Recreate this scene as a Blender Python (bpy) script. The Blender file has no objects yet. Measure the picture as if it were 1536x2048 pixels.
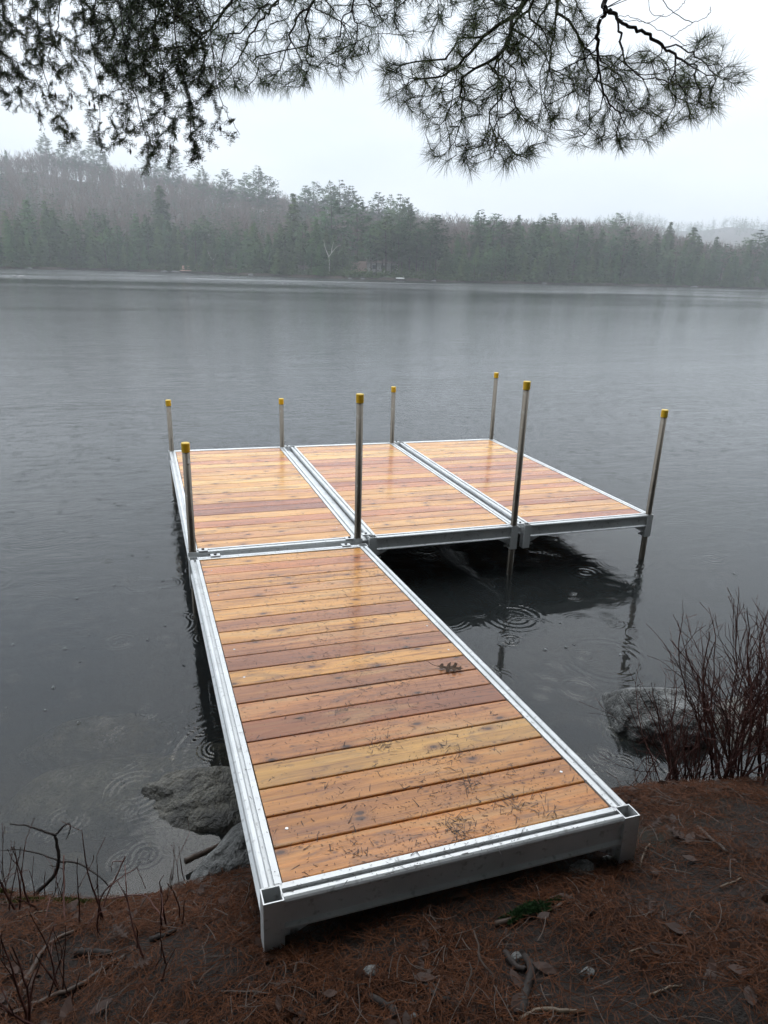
import bpy, math, random
import numpy as np
from mathutils import Matrix, Vector
rng = np.random.default_rng(7)
random.seed(7)
S = bpy.context.scene
COL = S.collection

# ------------------------------------------------------------------ camera
F_PX = 1400.0                       # focal length in pixels of the 1536x2048 photograph
CAM = np.array([-0.1965, -1.4565, 2.2884])
CR = np.array([0.94723634, -0.31932549, 0.02783075])
CU = np.array([0.07921888, 0.31735288, 0.94499287])
CF = np.array([0.31059247, 0.89292686, -0.32590479])
cam_data = bpy.data.cameras.new('camera')
cam = bpy.data.objects.new('camera', cam_data)
COL.objects.link(cam)
cam_data.sensor_fit = 'VERTICAL'
cam_data.sensor_height = 24.0
cam_data.lens = F_PX / 2048 * 24.0
cam_data.clip_start = 0.05
cam_data.clip_end = 6000
cam.matrix_world = Matrix(((CR[0], CU[0], -CF[0], CAM[0]), (CR[1], CU[1], -CF[1], CAM[1]),
                           (CR[2], CU[2], -CF[2], CAM[2]), (0, 0, 0, 1)))
S.camera = cam

# ------------------------------------------------------------------ world, sun, exposure
SUN_EL, SUN_AZ = math.radians(55), math.radians(20)
world = bpy.data.worlds.new('World'); S.world = world; world.use_nodes = True
nt = world.node_tree; nt.nodes.clear()
out = nt.nodes.new('ShaderNodeOutputWorld'); bg = nt.nodes.new('ShaderNodeBackground')
bg.inputs['Strength'].default_value = 0.15
nt.links.new(bg.outputs[0], out.inputs[0])
sky = nt.nodes.new('ShaderNodeTexSky'); sky.sky_type = 'NISHITA'; sky.sun_disc = False
sky.sun_elevation = SUN_EL; sky.sun_rotation = SUN_AZ
tc = nt.nodes.new('ShaderNodeTexCoord')
mp = nt.nodes.new('ShaderNodeMapping'); mp.inputs['Scale'].default_value = (1, 1, 3.0)
nt.links.new(tc.outputs['Generated'], mp.inputs[0])
nz = nt.nodes.new('ShaderNodeTexNoise'); nz.inputs['Scale'].default_value = 3.2; nz.inputs['Detail'].default_value = 4
nz.inputs['Roughness'].default_value = 0.45
nt.links.new(mp.outputs[0], nz.inputs['Vector'])
cr = nt.nodes.new('ShaderNodeValToRGB')            # cloud sheet: soft grey folds
cr.color_ramp.elements[0].position = 0.30; cr.color_ramp.elements[0].color = (0.76, 0.805, 0.86, 1)
cr.color_ramp.elements[1].position = 0.70; cr.color_ramp.elements[1].color = (0.99, 0.995, 1.0, 1)
nt.links.new(nz.outputs['Fac'], cr.inputs[0])
sx = nt.nodes.new('ShaderNodeSeparateXYZ'); nt.links.new(tc.outputs['Generated'], sx.inputs[0])
mr = nt.nodes.new('ShaderNodeMapRange')            # overcast sky: brighter towards the zenith
mr.inputs['From Min'].default_value = 0.22; mr.inputs['From Max'].default_value = 1.0
mr.inputs['To Min'].default_value = 5.7; mr.inputs['To Max'].default_value = 17.0
nt.links.new(sx.outputs['Z'], mr.inputs['Value'])
sc_ = nt.nodes.new('ShaderNodeVectorMath'); sc_.operation = 'SCALE'
nt.links.new(cr.outputs[0], sc_.inputs[0]); nt.links.new(mr.outputs[0], sc_.inputs['Scale'])
tint = nt.nodes.new('ShaderNodeVectorMath'); tint.operation = 'MULTIPLY'; tint.inputs[1].default_value = (0.955, 1.0, 1.035)
nt.links.new(sc_.outputs[0], tint.inputs[0])
mx = nt.nodes.new('ShaderNodeMix'); mx.data_type = 'RGBA'; mx.inputs['Factor'].default_value = 0.94
nt.links.new(sky.outputs[0], mx.inputs['A']); nt.links.new(tint.outputs[0], mx.inputs['B'])
nt.links.new(mx.outputs['Result'], bg.inputs['Color'])

sl = bpy.data.lights.new('sun', 'SUN'); sl.energy = 0.5; sl.angle = math.radians(40); sl.color = (1.0, 0.97, 0.93)
so = bpy.data.objects.new('sun', sl); COL.objects.link(so)
sd = Vector((math.sin(SUN_AZ) * math.cos(SUN_EL), math.cos(SUN_AZ) * math.cos(SUN_EL), math.sin(SUN_EL)))
so.rotation_euler = sd.to_track_quat('Z', 'Y').to_euler()
S.view_settings.view_transform = 'Standard'; S.view_settings.look = 'None'
S.view_settings.exposure = 0.6; S.view_settings.gamma = 1.0
S.render.engine = 'CYCLES'
S.cycles.max_bounces = 8; S.cycles.transparent_max_bounces = 12
S.cycles.diffuse_bounces = 3; S.cycles.glossy_bounces = 3; S.cycles.transmission_bounces = 4
S.cycles.volume_bounces = 0
S.cycles.use_denoising = True
S.cycles.caustics_reflective = False

# ------------------------------------------------------------------ helpers
def ray(px, py):
    d = CR * (px - 768) / F_PX - CU * (py - 1024) / F_PX + CF
    return d
def at(px, py, depth):              # a place in the world given by its bearing and distance along the view
    return CAM + ray(px, py) * depth
def on_z(px, py, z=0.0):
    d = ray(px, py); return CAM + d * ((z - CAM[2]) / d[2])

def smooth_on(me):
    me.polygons.foreach_set('use_smooth', np.ones(len(me.polygons), dtype=bool))

def mesh_np(name, V, F, smooth=False):
    """V (n,3); F list of index arrays, each (m,k)."""
    me = bpy.data.meshes.new(name)
    V = np.asarray(V, dtype=np.float32)
    if not isinstance(F, list): F = [F]
    F = [np.asarray(f, dtype=np.int32) for f in F if len(f)]
    nl = sum(f.size for f in F); nf = sum(len(f) for f in F)
    me.vertices.add(len(V)); me.vertices.foreach_set('co', V.ravel())
    me.loops.add(nl); me.loops.foreach_set('vertex_index', np.concatenate([f.ravel() for f in F]))
    me.polygons.add(nf)
    starts = []; s = 0
    for f in F:
        k = f.shape[1]; starts.append(s + np.arange(len(f)) * k); s += f.size
    me.polygons.foreach_set('loop_start', np.concatenate(starts).astype(np.int32))
    me.update(calc_edges=True)
    me.polygons.foreach_set('use_smooth', np.full(nf, bool(smooth)))
    return me

def link(name, me, mat=None, parent=None, label=None, cat=None, group=None, kind=None, color=None):
    o = bpy.data.objects.new(name, me); COL.objects.link(o)
    if mat is not None and me is not None and not me.materials: me.materials.append(mat)
    if parent is not None: o.parent = parent
    return tag(o, label, cat, group, kind, color)
def tag(o, label=None, cat=None, group=None, kind=None, color=None):
    if label: o['label'] = label
    if cat: o['category'] = cat
    if group: o['group'] = group
    if kind: o['kind'] = kind
    if color is not None: o.color = (*color, 1)
    return o
def empty(name, loc, label, cat, group=None, rz=0.0):
    o = bpy.data.objects.new(name, None); COL.objects.link(o)
    o.location = loc; o.rotation_euler = (0, 0, rz); o.empty_display_size = 0.1
    return tag(o, label, cat, group)

def box(c, s):
    c = np.array(c, float); h = np.array(s, float) / 2
    V = np.array([[x, y, z] for z in (-1, 1) for y in (-1, 1) for x in (-1, 1)]) * h + c
    F = np.array([[0, 2, 3, 1], [4, 5, 7, 6], [0, 1, 5, 4], [2, 6, 7, 3], [0, 4, 6, 2], [1, 3, 7, 5]])
    return V, F
def merge(parts):
    V = []; F = []; n = 0
    for v, f in parts:
        V.append(np.asarray(v)); F += [np.asarray(g) + n for g in (f if isinstance(f, list) else [f])]; n += len(v)
    return np.concatenate(V), F
def sweep(profile, length, axis='y'):
    """closed profile (u,z) extruded along axis from 0 to length; u runs along the other axis"""
    p = np.array(profile, float); n = len(p)
    V = np.zeros((2 * n, 3))
    if axis == 'y':
        V[:n, 0] = p[:, 0]; V[n:, 0] = p[:, 0]; V[n:, 1] = length
    else:
        V[:n, 1] = p[:, 0]; V[n:, 1] = p[:, 0]; V[n:, 0] = length
    V[:n, 2] = p[:, 1]; V[n:, 2] = p[:, 1]
    i = np.arange(n); j = (i + 1) % n
    side = np.stack([i, j, j + n, i + n], 1)
    return V, [side, np.arange(n)[None, :], (np.arange(n)[::-1] + n)[None, :]]
def fix_normals(me):
    import bmesh
    b = bmesh.new(); b.from_mesh(me); bmesh.ops.recalc_face_normals(b, faces=b.faces); b.to_mesh(me); b.free()
    return me
def cyl(p, r, h, n=16, r2=None):
    r2 = r if r2 is None else r2
    a = np.arange(n) * 2 * math.pi / n
    V = np.concatenate([np.c_[np.cos(a) * r, np.sin(a) * r, np.zeros(n)], np.c_[np.cos(a) * r2, np.sin(a) * r2, np.full(n, h)]]) + np.array(p)
    i = np.arange(n); j = (i + 1) % n
    return V, [np.stack([i, j, j + n, i + n], 1), np.arange(n)[::-1][None, :], (np.arange(n) + n)[None, :]]

def perp(D):
    D = D / (np.linalg.norm(D, axis=1, keepdims=True) + 1e-9)
    a = np.where(np.abs(D[:, 2:3]) < 0.9, np.array([[0, 0, 1.0]]), np.array([[1.0, 0, 0]]))
    U = np.cross(D, a); U /= np.linalg.norm(U, axis=1, keepdims=True)
    return D, U, np.cross(D, U)
def prisms(P0, P1, r0, r1, n=3):
    """many straight tapered sticks at once"""
    P0 = np.asarray(P0, float); P1 = np.asarray(P1, float); m = len(P0)
    r0 = np.broadcast_to(r0, (m,)); r1 = np.broadcast_to(r1, (m,))
    D, U, W = perp(P1 - P0)
    a = np.arange(n) * 2 * math.pi / n
    c = np.cos(a)[None, :, None]; s = np.sin(a)[None, :, None]
    ring = U[:, None] * c + W[:, None] * s
    A = P0[:, None] + ring * r0[:, None, None]; B = P1[:, None] + ring * r1[:, None, None]
    V = np.concatenate([A, B], 1).reshape(-1, 3)
    base = (np.arange(m) * 2 * n)[:, None]
    i = np.arange(n); j = (i + 1) % n
    q = np.stack([i, j, j + n, i + n], 1)
    F = (base[:, :, None] + q[None]).reshape(-1, 4)
    return V, F
def tube(pts, rad, n=6):
    """one smooth bent tube"""
    P = np.asarray(pts, float); m = len(P)
    T = np.gradient(P, axis=0); T /= np.linalg.norm(T, axis=1, keepdims=True) + 1e-9
    ref = np.array([0.123, 0.3, 0.95]); U = np.cross(T, ref); U /= np.linalg.norm(U, axis=1, keepdims=True); W = np.cross(T, U)
    a = np.arange(n) * 2 * math.pi / n; rad = np.broadcast_to(rad, (m,))
    V = (P[:, None] + (U[:, None] * np.cos(a)[None, :, None] + W[:, None] * np.sin(a)[None, :, None]) * rad[:, None, None]).reshape(-1, 3)
    i = np.arange(n); j = (i + 1) % n; q = np.stack([i, j, j + n, i + n], 1)
    F = (np.arange(m - 1)[:, None, None] * n + q[None]).reshape(-1, 4)
    return V, [F, np.arange(n)[::-1][None, :], (np.arange(n) + (m - 1) * n)[None, :]]
def smooth_path(pts, k=6, jit=0.0):
    P = np.asarray(pts, float); o = []
    Q = np.concatenate([[2 * P[0] - P[1]], P, [2 * P[-1] - P[-2]]])
    for i in range(1, len(Q) - 2):
        for t in np.arange(k) / k:
            a, b, c, d = Q[i - 1], Q[i], Q[i + 1], Q[i + 2]
            o.append(0.5 * ((2 * b) + (c - a) * t + (2 * a - 5 * b + 4 * c - d) * t * t + (3 * b - a - 3 * c + d) * t ** 3))
    o.append(P[-1]); o = np.array(o)
    if jit: o[1:-1] += rng.normal(0, jit, (len(o) - 2, 3))
    return o
def blades(P, D, L, w, Sd=None):
    """one thin triangle per needle"""
    D, U, W = perp(D); m = len(P)
    th = rng.uniform(0, 2 * math.pi, m)[:, None]
    Sd = U * np.cos(th) + W * np.sin(th) if Sd is None else Sd
    L = np.broadcast_to(L, (m,))[:, None]; w = np.broadcast_to(w, (m,))[:, None]
    V = np.stack([P - Sd * w / 2, P + Sd * w / 2, P + D * L * 0.6 + Sd * w * 0.42, P + D * L, P + D * L * 0.6 - Sd * w * 0.42], 1).reshape(-1, 3)
    F = (np.arange(m) * 5)[:, None] + np.array([[0, 1, 2, 3, 4]])
    return V, F

# ------------------------------------------------------------------ materials
def mat(name):
    m = bpy.data.materials.new(name); m.use_nodes = True
    n = m.node_tree; b = n.nodes['Principled BSDF']
    return m, n, b
def N(n, t, **k):
    x = n.nodes.new(t)
    for a, v in k.items():
        if a in x.inputs.keys(): x.inputs[a].default_value = v
        else: setattr(x, a, v)
    return x
def ramp(n, src, stops):
    r = n.nodes.new('ShaderNodeValToRGB')
    while len(r.color_ramp.elements) < len(stops): r.color_ramp.elements.new(0.5)
    for e, (p, c) in zip(r.color_ramp.elements, stops):
        e.position = p; e.color = (*c, 1) if len(c) == 3 else c
    n.links.new(src, r.inputs[0]); return r
def mixc(n, f, a, b, blend='MIX'):
    m = n.nodes.new('ShaderNodeMix'); m.data_type = 'RGBA'; m.blend_type = blend
    for s, v in (('Factor', f), ('A', a), ('B', b)):
        if hasattr(v, 'links'): n.links.new(v, m.inputs[s])
        elif isinstance(v, (int, float)): m.inputs[s].default_value = v
        else: m.inputs[s].default_value = (*v, 1)
    return m.outputs['Result']
def math_(n, op, a, b=None, c=None, clamp=False):
    m = n.nodes.new('ShaderNodeMath'); m.operation = op; m.use_clamp = clamp
    for i, v in enumerate((a, b, c)):
        if v is None: continue
        if hasattr(v, 'links'): n.links.new(v, m.inputs[i])
        else: m.inputs[i].default_value = v
    return m.outputs[0]
def bump(n, b, h, dist, strength=1.0, nrm=None):
    x = n.nodes.new('ShaderNodeBump'); x.inputs['Distance'].default_value = dist; x.inputs['Strength'].default_value = strength
    n.links.new(h, x.inputs['Height'])
    if nrm is not None: n.links.new(nrm, x.inputs['Normal'])
    if b is not None: n.links.new(x.outputs[0], b.inputs['Normal'])
    return x.outputs[0]
def coords(n, kind='Object', scale=(1, 1, 1), add=None):
    t = n.nodes.new('ShaderNodeTexCoord'); src = t.outputs[kind]
    if add is not None:
        a = n.nodes.new('ShaderNodeVectorMath'); a.operation = 'ADD'
        n.links.new(src, a.inputs[0]); n.links.new(add, a.inputs[1]); src = a.outputs[0]
    m = n.nodes.new('ShaderNodeMapping'); m.inputs['Scale'].default_value = scale
    n.links.new(src, m.inputs[0]); return m.outputs[0]
def noise(n, vec, scale, detail=3, rough=0.55, dist=0.0):
    x = n.nodes.new('ShaderNodeTexNoise'); x.inputs['Scale'].default_value = scale; x.inputs['Detail'].default_value = detail
    x.inputs['Roughness'].default_value = rough; x.inputs['Distortion'].default_value = dist
    if vec is not None: n.links.new(vec, x.inputs['Vector'])
    return x.outputs['Fac']
def simple(name, color, rough=0.6, metal=0.0, var=0.25, scale=8.0, bump_d=0.0, spec=0.5, rnd=0.0, stretch=(1, 1, 1)):
    m, n, b = mat(name)
    v = coords(n, 'Object', stretch); f = noise(n, v, scale, 4, 0.6)
    c = np.array(color)
    r = ramp(n, f, [(0.25, tuple(np.clip(c * (1 - var), 0, 1))), (0.75, tuple(np.clip(c * (1 + var), 0, 1)))])
    col = r.outputs[0]
    if rnd:
        oi = n.nodes.new('ShaderNodeObjectInfo')
        mr = N(n, 'ShaderNodeMapRange'); mr.inputs['To Min'].default_value = 1 - rnd; mr.inputs['To Max'].default_value = 1 + rnd
        n.links.new(oi.outputs['Random'], mr.inputs['Value'])
        g = n.nodes.new('ShaderNodeVectorMath'); g.operation = 'SCALE'
        n.links.new(col, g.inputs[0]); n.links.new(mr.outputs[0], g.inputs['Scale']); col = g.outputs[0]
    n.links.new(col, b.inputs['Base Color'])
    b.inputs['Roughness'].default_value = rough; b.inputs['Metallic'].default_value = metal
    b.inputs['Specular IOR Level'].default_value = spec
    if bump_d: bump(n, b, f, bump_d)
    return m

def make_cedar():
    m, n, b = mat('wet_cedar')
    oi = n.nodes.new('ShaderNodeObjectInfo')
    cx = n.nodes.new('ShaderNodeCombineXYZ')
    for i in range(3):
        n.links.new(math_(n, 'MULTIPLY', oi.outputs['Random'], (91.7, 37.3, 53.1)[i]), cx.inputs[i])
    off = cx.outputs[0]
    grain = noise(n, coords(n, 'Object', (2.2, 60, 60), off), 1.0, 6, 0.62, 0.6)
    fine = noise(n, coords(n, 'Object', (9, 320, 320), off), 1.0, 3, 0.6)
    blot = noise(n, coords(n, 'Object', (1.6, 9, 9), off), 1.0, 3, 0.5, 0.8)
    stain = noise(n, coords(n, 'Object', (5, 16, 16), off), 1.0, 4, 0.6, 1.0)
    g1 = ramp(n, grain, [(0.32, (0.50, 0.40, 0.33)), (0.45, (0.90, 0.87, 0.83)), (0.66, (1.18, 1.16, 1.12))])
    c = mixc(n, 1.0, oi.outputs['Color'], g1.outputs[0], 'MULTIPLY')
    c = mixc(n, math_(n, 'MULTIPLY', ramp(n, blot, [(0.46, (0, 0, 0)), (0.66, (1, 1, 1))]).outputs[0], 0.48), c, (0.20, 0.075, 0.045))
    c = mixc(n, math_(n, 'MULTIPLY', ramp(n, blot, [(0.32, (1, 1, 1)), (0.46, (0, 0, 0))]).outputs[0], 0.5), c, (0.50, 0.30, 0.13))
    c = mixc(n, math_(n, 'MULTIPLY', ramp(n, stain, [(0.56, (0, 0, 0)), (0.70, (1, 1, 1))]).outputs[0], 0.5), c, (0.085, 0.060, 0.055))
    # knots: oval, ringed, some cells have none
    vo = n.nodes.new('ShaderNodeTexVoronoi'); vo.voronoi_dimensions = '2D'; vo.inputs['Scale'].default_value = 1.0
    n.links.new(coords(n, 'Object', (3.4, 6.4, 1), off), vo.inputs['Vector'])
    wob = math_(n, 'ADD', vo.outputs['Distance'], math_(n, 'MULTIPLY', math_(n, 'SUBTRACT', stain, 0.5), 0.05))
    sep = n.nodes.new('ShaderNodeSeparateColor'); n.links.new(vo.outputs['Color'], sep.inputs[0])
    has = math_(n, 'GREATER_THAN', sep.outputs[0], 0.42)
    core = math_(n, 'MULTIPLY', ramp(n, wob, [(0.030, (1, 1, 1)), (0.075, (0, 0, 0))]).outputs[0], has)
    halo = math_(n, 'MULTIPLY', ramp(n, wob, [(0.05, (1, 1, 1)), (0.20, (0, 0, 0))]).outputs[0], has)
    ring = math_(n, 'SINE', math_(n, 'MULTIPLY', wob, 190.0))
    halo = math_(n, 'MULTIPLY', halo, math_(n, 'MULTIPLY_ADD', ring, 0.25, 0.70))
    c = mixc(n, halo, c, (0.21, 0.085, 0.035))
    c = mixc(n, math_(n, 'MULTIPLY', core, 0.85), c, (0.050, 0.024, 0.018))
    v2 = n.nodes.new('ShaderNodeTexVoronoi'); v2.voronoi_dimensions = '2D'; v2.inputs['Scale'].default_value = 1.0
    n.links.new(coords(n, 'Object', (8.5, 13.0, 1), off), v2.inputs['Vector'])
    s2 = n.nodes.new('ShaderNodeSeparateColor'); n.links.new(v2.outputs['Color'], s2.inputs[0])
    pin = math_(n, 'MULTIPLY', ramp(n, v2.outputs['Distance'], [(0.03, (1, 1, 1)), (0.11, (0, 0, 0))]).outputs[0], math_(n, 'GREATER_THAN', s2.outputs[0], 0.72))
    c = mixc(n, math_(n, 'MULTIPLY', pin, 0.7), c, (0.07, 0.030, 0.018))
    n.links.new(c, b.inputs['Base Color'])
    wet = noise(n, coords(n, 'Object', (3, 6, 3), off), 1.0, 3, 0.6)
    rr = ramp(n, wet, [(0.35, (0.20, 0.20, 0.20)), (0.65, (0.38, 0.38, 0.38))])
    n.links.new(rr.outputs[0], b.inputs['Roughness'])
    b.inputs['Specular IOR Level'].default_value = 0.2
    b.inputs['Coat Weight'].default_value = 0.5; b.inputs['Coat IOR'].default_value = 1.36
    cr_ = ramp(n, wet, [(0.35, (0.06, 0.06, 0.06)), (0.68, (0.17, 0.17, 0.17))])
    n.links.new(cr_.outputs[0], b.inputs['Coat Roughness'])
    h = math_(n, 'ADD', math_(n, 'MULTIPLY', grain, 1.0), math_(n, 'MULTIPLY', fine, 0.5))
    bump(n, b, h, 0.0010, 0.55)
    cn = n.nodes.new('ShaderNodeBump'); cn.inputs['Distance'].default_value = 0.0008; cn.inputs['Strength'].default_value = 0.25
    n.links.new(h, cn.inputs['Height']); n.links.new(cn.outputs[0], b.inputs['Coat Normal'])
    return m

def make_aluminium(name='mill_aluminium', base=(0.62, 0.63, 0.63), rough=0.34, axis=(1, 1, 1)):
    m, n, b = mat(name)
    br = noise(n, coords(n, 'Object', axis), 30, 4, 0.6)
    bl = noise(n, coords(n, 'Object', (3, 3, 3)), 2.0, 4, 0.6)
    c = ramp(n, bl, [(0.3, tuple(np.array(base) * 0.86)), (0.7, tuple(np.minimum(np.array(base) * 1.08, 1)))])
    sp = noise(n, coords(n, 'Object', (40, 40, 40)), 1.0, 2, 0.5)      # water spots and dirt flecks
    c2 = mixc(n, math_(n, 'MULTIPLY', ramp(n, sp, [(0.60, (0, 0, 0)), (0.72, (1, 1, 1))]).outputs[0], 0.5), c.outputs[0], (0.22, 0.22, 0.21))
    n.links.new(c2, b.inputs['Base Color']); b.inputs['Metallic'].default_value = 0.42 if name == 'mill_aluminium' else 0.9
    rr = N(n, 'ShaderNodeMapRange'); rr.inputs['To Min'].default_value = rough - 0.08; rr.inputs['To Max'].default_value = rough + 0.16
    n.links.new(bl, rr.inputs['Value']); n.links.new(rr.outputs[0], b.inputs['Roughness'])
    bump(n, b, br, 0.0005, 0.3)
    return m

def make_rock(name, c1, c2):
    m, n, b = mat(name)
    v = coords(n, 'Object')
    f1 = noise(n, v, 90, 4, 0.7); f2 = noise(n, v, 7, 5, 0.65); f3 = noise(n, v, 28, 4, 0.7)
    c = ramp(n, f1, [(0.34, c1), (0.62, c2)]).outputs[0]
    c = mixc(n, ramp(n, f2, [(0.40, (0, 0, 0)), (0.62, (1, 1, 1))]).outputs[0], c, tuple(np.array(c1) * 0.7))
    n.links.new(c, b.inputs['Base Color'])
    b.inputs['Roughness'].default_value = 0.42
    h = math_(n, 'ADD', math_(n, 'MULTIPLY', f2, 2.0), math_(n, 'ADD', math_(n, 'MULTIPLY', f3, 0.9), math_(n, 'MULTIPLY', f1, 0.35)))
    bump(n, b, h, 0.016, 1.0)
    return m

def make_ground():
    m, n, b = mat('wet_forest_soil')
    v = coords(n, 'Object'); f = noise(n, v, 9, 6, 0.7); f2 = noise(n, v, 60, 4, 0.7); f3 = noise(n, v, 1.3, 3, 0.5)
    c = ramp(n, f2, [(0.3, (0.006, 0.004, 0.003)), (0.55, (0.022, 0.013, 0.009)), (0.75, (0.050, 0.028, 0.018))]).outputs[0]
    c = mixc(n, ramp(n, f, [(0.5, (0, 0, 0)), (0.7, (1, 1, 1))]).outputs[0], c, (0.018, 0.013, 0.010))
    c = mixc(n, math_(n, 'MULTIPLY', ramp(n, f3, [(0.62, (0, 0, 0)), (0.75, (1, 1, 1))]).outputs[0], 0.4), c, (0.03, 0.035, 0.014))
    n.links.new(c, b.inputs['Base Color']); b.inputs['Roughness'].default_value = 0.6; b.inputs['Specular IOR Level'].default_value = 0.25
    bump(n, b, math_(n, 'ADD', f, f2), 0.02, 0.9)
    return m

def make_water():
    m, n, b = mat('lake_water')
    P = coords(n, 'Object')
    sp = n.nodes.new('ShaderNodeSeparateXYZ'); n.links.new(P, sp.inputs[0])
    # wind ripples: crests roughly across the view, calm close to the bank
    w1 = noise(n, coords(n, 'Object', (2.4, 7.0, 1)), 1.0, 4, 0.6, 0.6)
    w2 = noise(n, coords(n, 'Object', (0.55, 1.7, 1)), 1.0, 3, 0.55, 0.4)
    w3 = noise(n, coords(n, 'Object', (14, 20, 1)), 1.0, 2, 0.6, 0.3)
    lanes = noise(n, coords(n, 'Object', (0.012, 0.06, 1)), 1.0, 4, 0.6, 0.5)
    calm = N(n, 'ShaderNodeMapRange'); calm.inputs['From Min'].default_value = 1.0; calm.inputs['From Max'].default_value = 7.0
    calm.inputs['To Min'].default_value = 0.05; calm.interpolation_type = 'SMOOTHSTEP'
    n.links.new(math_(n, 'ADD', sp.outputs['Y'], math_(n, 'MULTIPLY', math_(n, 'ABSOLUTE', math_(n, 'SUBTRACT', sp.outputs['X'], 2.0)), 0.45)), calm.inputs['Value'])
    ln = N(n, 'ShaderNodeMapRange'); ln.inputs['From Min'].default_value = 0.35; ln.inputs['From Max'].default_value = 0.65
    ln.inputs['To Min'].default_value = 0.5; ln.inputs['To Max'].default_value = 1.25
    n.links.new(lanes, ln.inputs['Value'])
    amp = math_(n, 'MULTIPLY', calm.outputs[0], ln.outputs[0])
    h = math_(n, 'ADD', math_(n, 'MULTIPLY', w1, 0.0095), math_(n, 'ADD', math_(n, 'MULTIPLY', w2, 0.013), math_(n, 'MULTIPLY', w3, 0.0034)))
    h = math_(n, 'MULTIPLY', h, amp)
    # rings of raindrops
    def rings(scale, lam, thr, a, seed, rmax):
        vo = n.nodes.new('ShaderNodeTexVoronoi'); vo.voronoi_dimensions = '2D'; vo.inputs['Scale'].default_value = scale
        mp = n.nodes.new('ShaderNodeMapping'); mp.inputs['Location'].default_value = (seed, seed * 1.7, 0)
        n.links.new(P, mp.inputs[0]); n.links.new(mp.outputs[0], vo.inputs['Vector'])
        s = n.nodes.new('ShaderNodeSeparateColor'); n.links.new(vo.outputs['Color'], s.inputs[0])
        d = math_(n, 'DIVIDE', vo.outputs['Distance'], scale)
        R = math_(n, 'MULTIPLY_ADD', s.outputs[0], rmax, rmax * 0.12)
        x = math_(n, 'SUBTRACT', d, R)
        wv = math_(n, 'SINE', math_(n, 'MULTIPLY', x, 2 * math.pi / lam))
        win = math_(n, 'EXPONENT', math_(n, 'MULTIPLY', math_(n, 'POWER', math_(n, 'DIVIDE', x, lam * 1.5), 2.0), -1.0))
        fade = math_(n, 'SUBTRACT', 1.15, s.outputs[0])
        on = math_(n, 'GREATER_THAN', s.outputs[1], thr)
        return math_(n, 'MULTIPLY', math_(n, 'MULTIPLY', wv, win), math_(n, 'MULTIPLY', math_(n, 'MULTIPLY', fade, on), a))
    near = N(n, 'ShaderNodeMapRange'); near.inputs['From Min'].default_value = 6.0; near.inputs['From Max'].default_value = 16.0
    near.inputs['To Min'].default_value = 1.0; near.inputs['To Max'].default_value = 0.0
    n.links.new(sp.outputs['Y'], near.inputs['Value'])
    rs = rings(1.6, 0.034, 0.15, 0.0008, 3.1, 0.22)
    for args in ((3.2, 0.024, 0.25, 0.0006, 11.7, 0.09), (2.3, 0.028, 0.25, 0.0007, 23.4, 0.14), (0.8, 0.055, 0.2, 0.0009, 31.9, 0.42)):
        rs = math_(n, 'ADD', rs, rings(*args))
    rs = math_(n, 'MULTIPLY', rs, near.outputs[0])
    h = math_(n, 'ADD', h, rs)
    bump(n, b, h, 1.0, 1.0)
    b.inputs['Base Color'].default_value = (0.62, 0.60, 0.50, 1)
    b.inputs['Roughness'].default_value = 0.02; b.inputs['IOR'].default_value = 1.36
    b.inputs['Transmission Weight'].default_value = 1.0
    # murk: a thin share of brown-grey scattering held in the water
    d = n.nodes.new('ShaderNodeBsdfDiffuse'); d.inputs['Color'].default_value = (0.062, 0.066, 0.060, 1)
    ms = n.nodes.new('ShaderNodeMixShader'); ms.inputs[0].default_value = 0.22
    outn = [x for x in n.nodes if x.type == 'OUTPUT_MATERIAL'][0]
    n.links.new(b.outputs[0], ms.inputs[1])
    gl = n.nodes.new('ShaderNodeBsdfPrincipled'); gl.inputs['Base Color'].default_value = (0.050, 0.057, 0.057, 1)
    gl.inputs['Roughness'].default_value = 0.02; gl.inputs['IOR'].default_value = 1.36
    # far off the ripples are finer than anything the eye resolves: the sheen widens with the fetch of the wind
    fr = N(n, 'ShaderNodeMapRange'); fr.inputs['From Min'].default_value = 20.0; fr.inputs['From Max'].default_value = 130.0
    fr.inputs['To Min'].default_value = 0.02; fr.inputs['To Max'].default_value = 0.23
    n.links.new(sp.outputs['Y'], fr.inputs['Value'])
    rg = math_(n, 'MULTIPLY', fr.outputs[0], ln.outputs[0])
    n.links.new(rg, b.inputs['Roughness']); n.links.new(rg, gl.inputs['Roughness'])
    n.links.new(b.inputs['Normal'].links[0].from_socket, gl.inputs['Normal'])
    n.links.new(gl.outputs[0], ms.inputs[2]); n.nodes.remove(d)
    n.links.new(ms.outputs[0], outn.inputs['Surface'])
    va = n.nodes.new('ShaderNodeVolumeAbsorption'); va.inputs['Color'].default_value = (0.72, 0.60, 0.30, 1); va.inputs['Density'].default_value = 3.6
    n.links.new(va.outputs[0], outn.inputs['Volume'])
    return m

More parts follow.
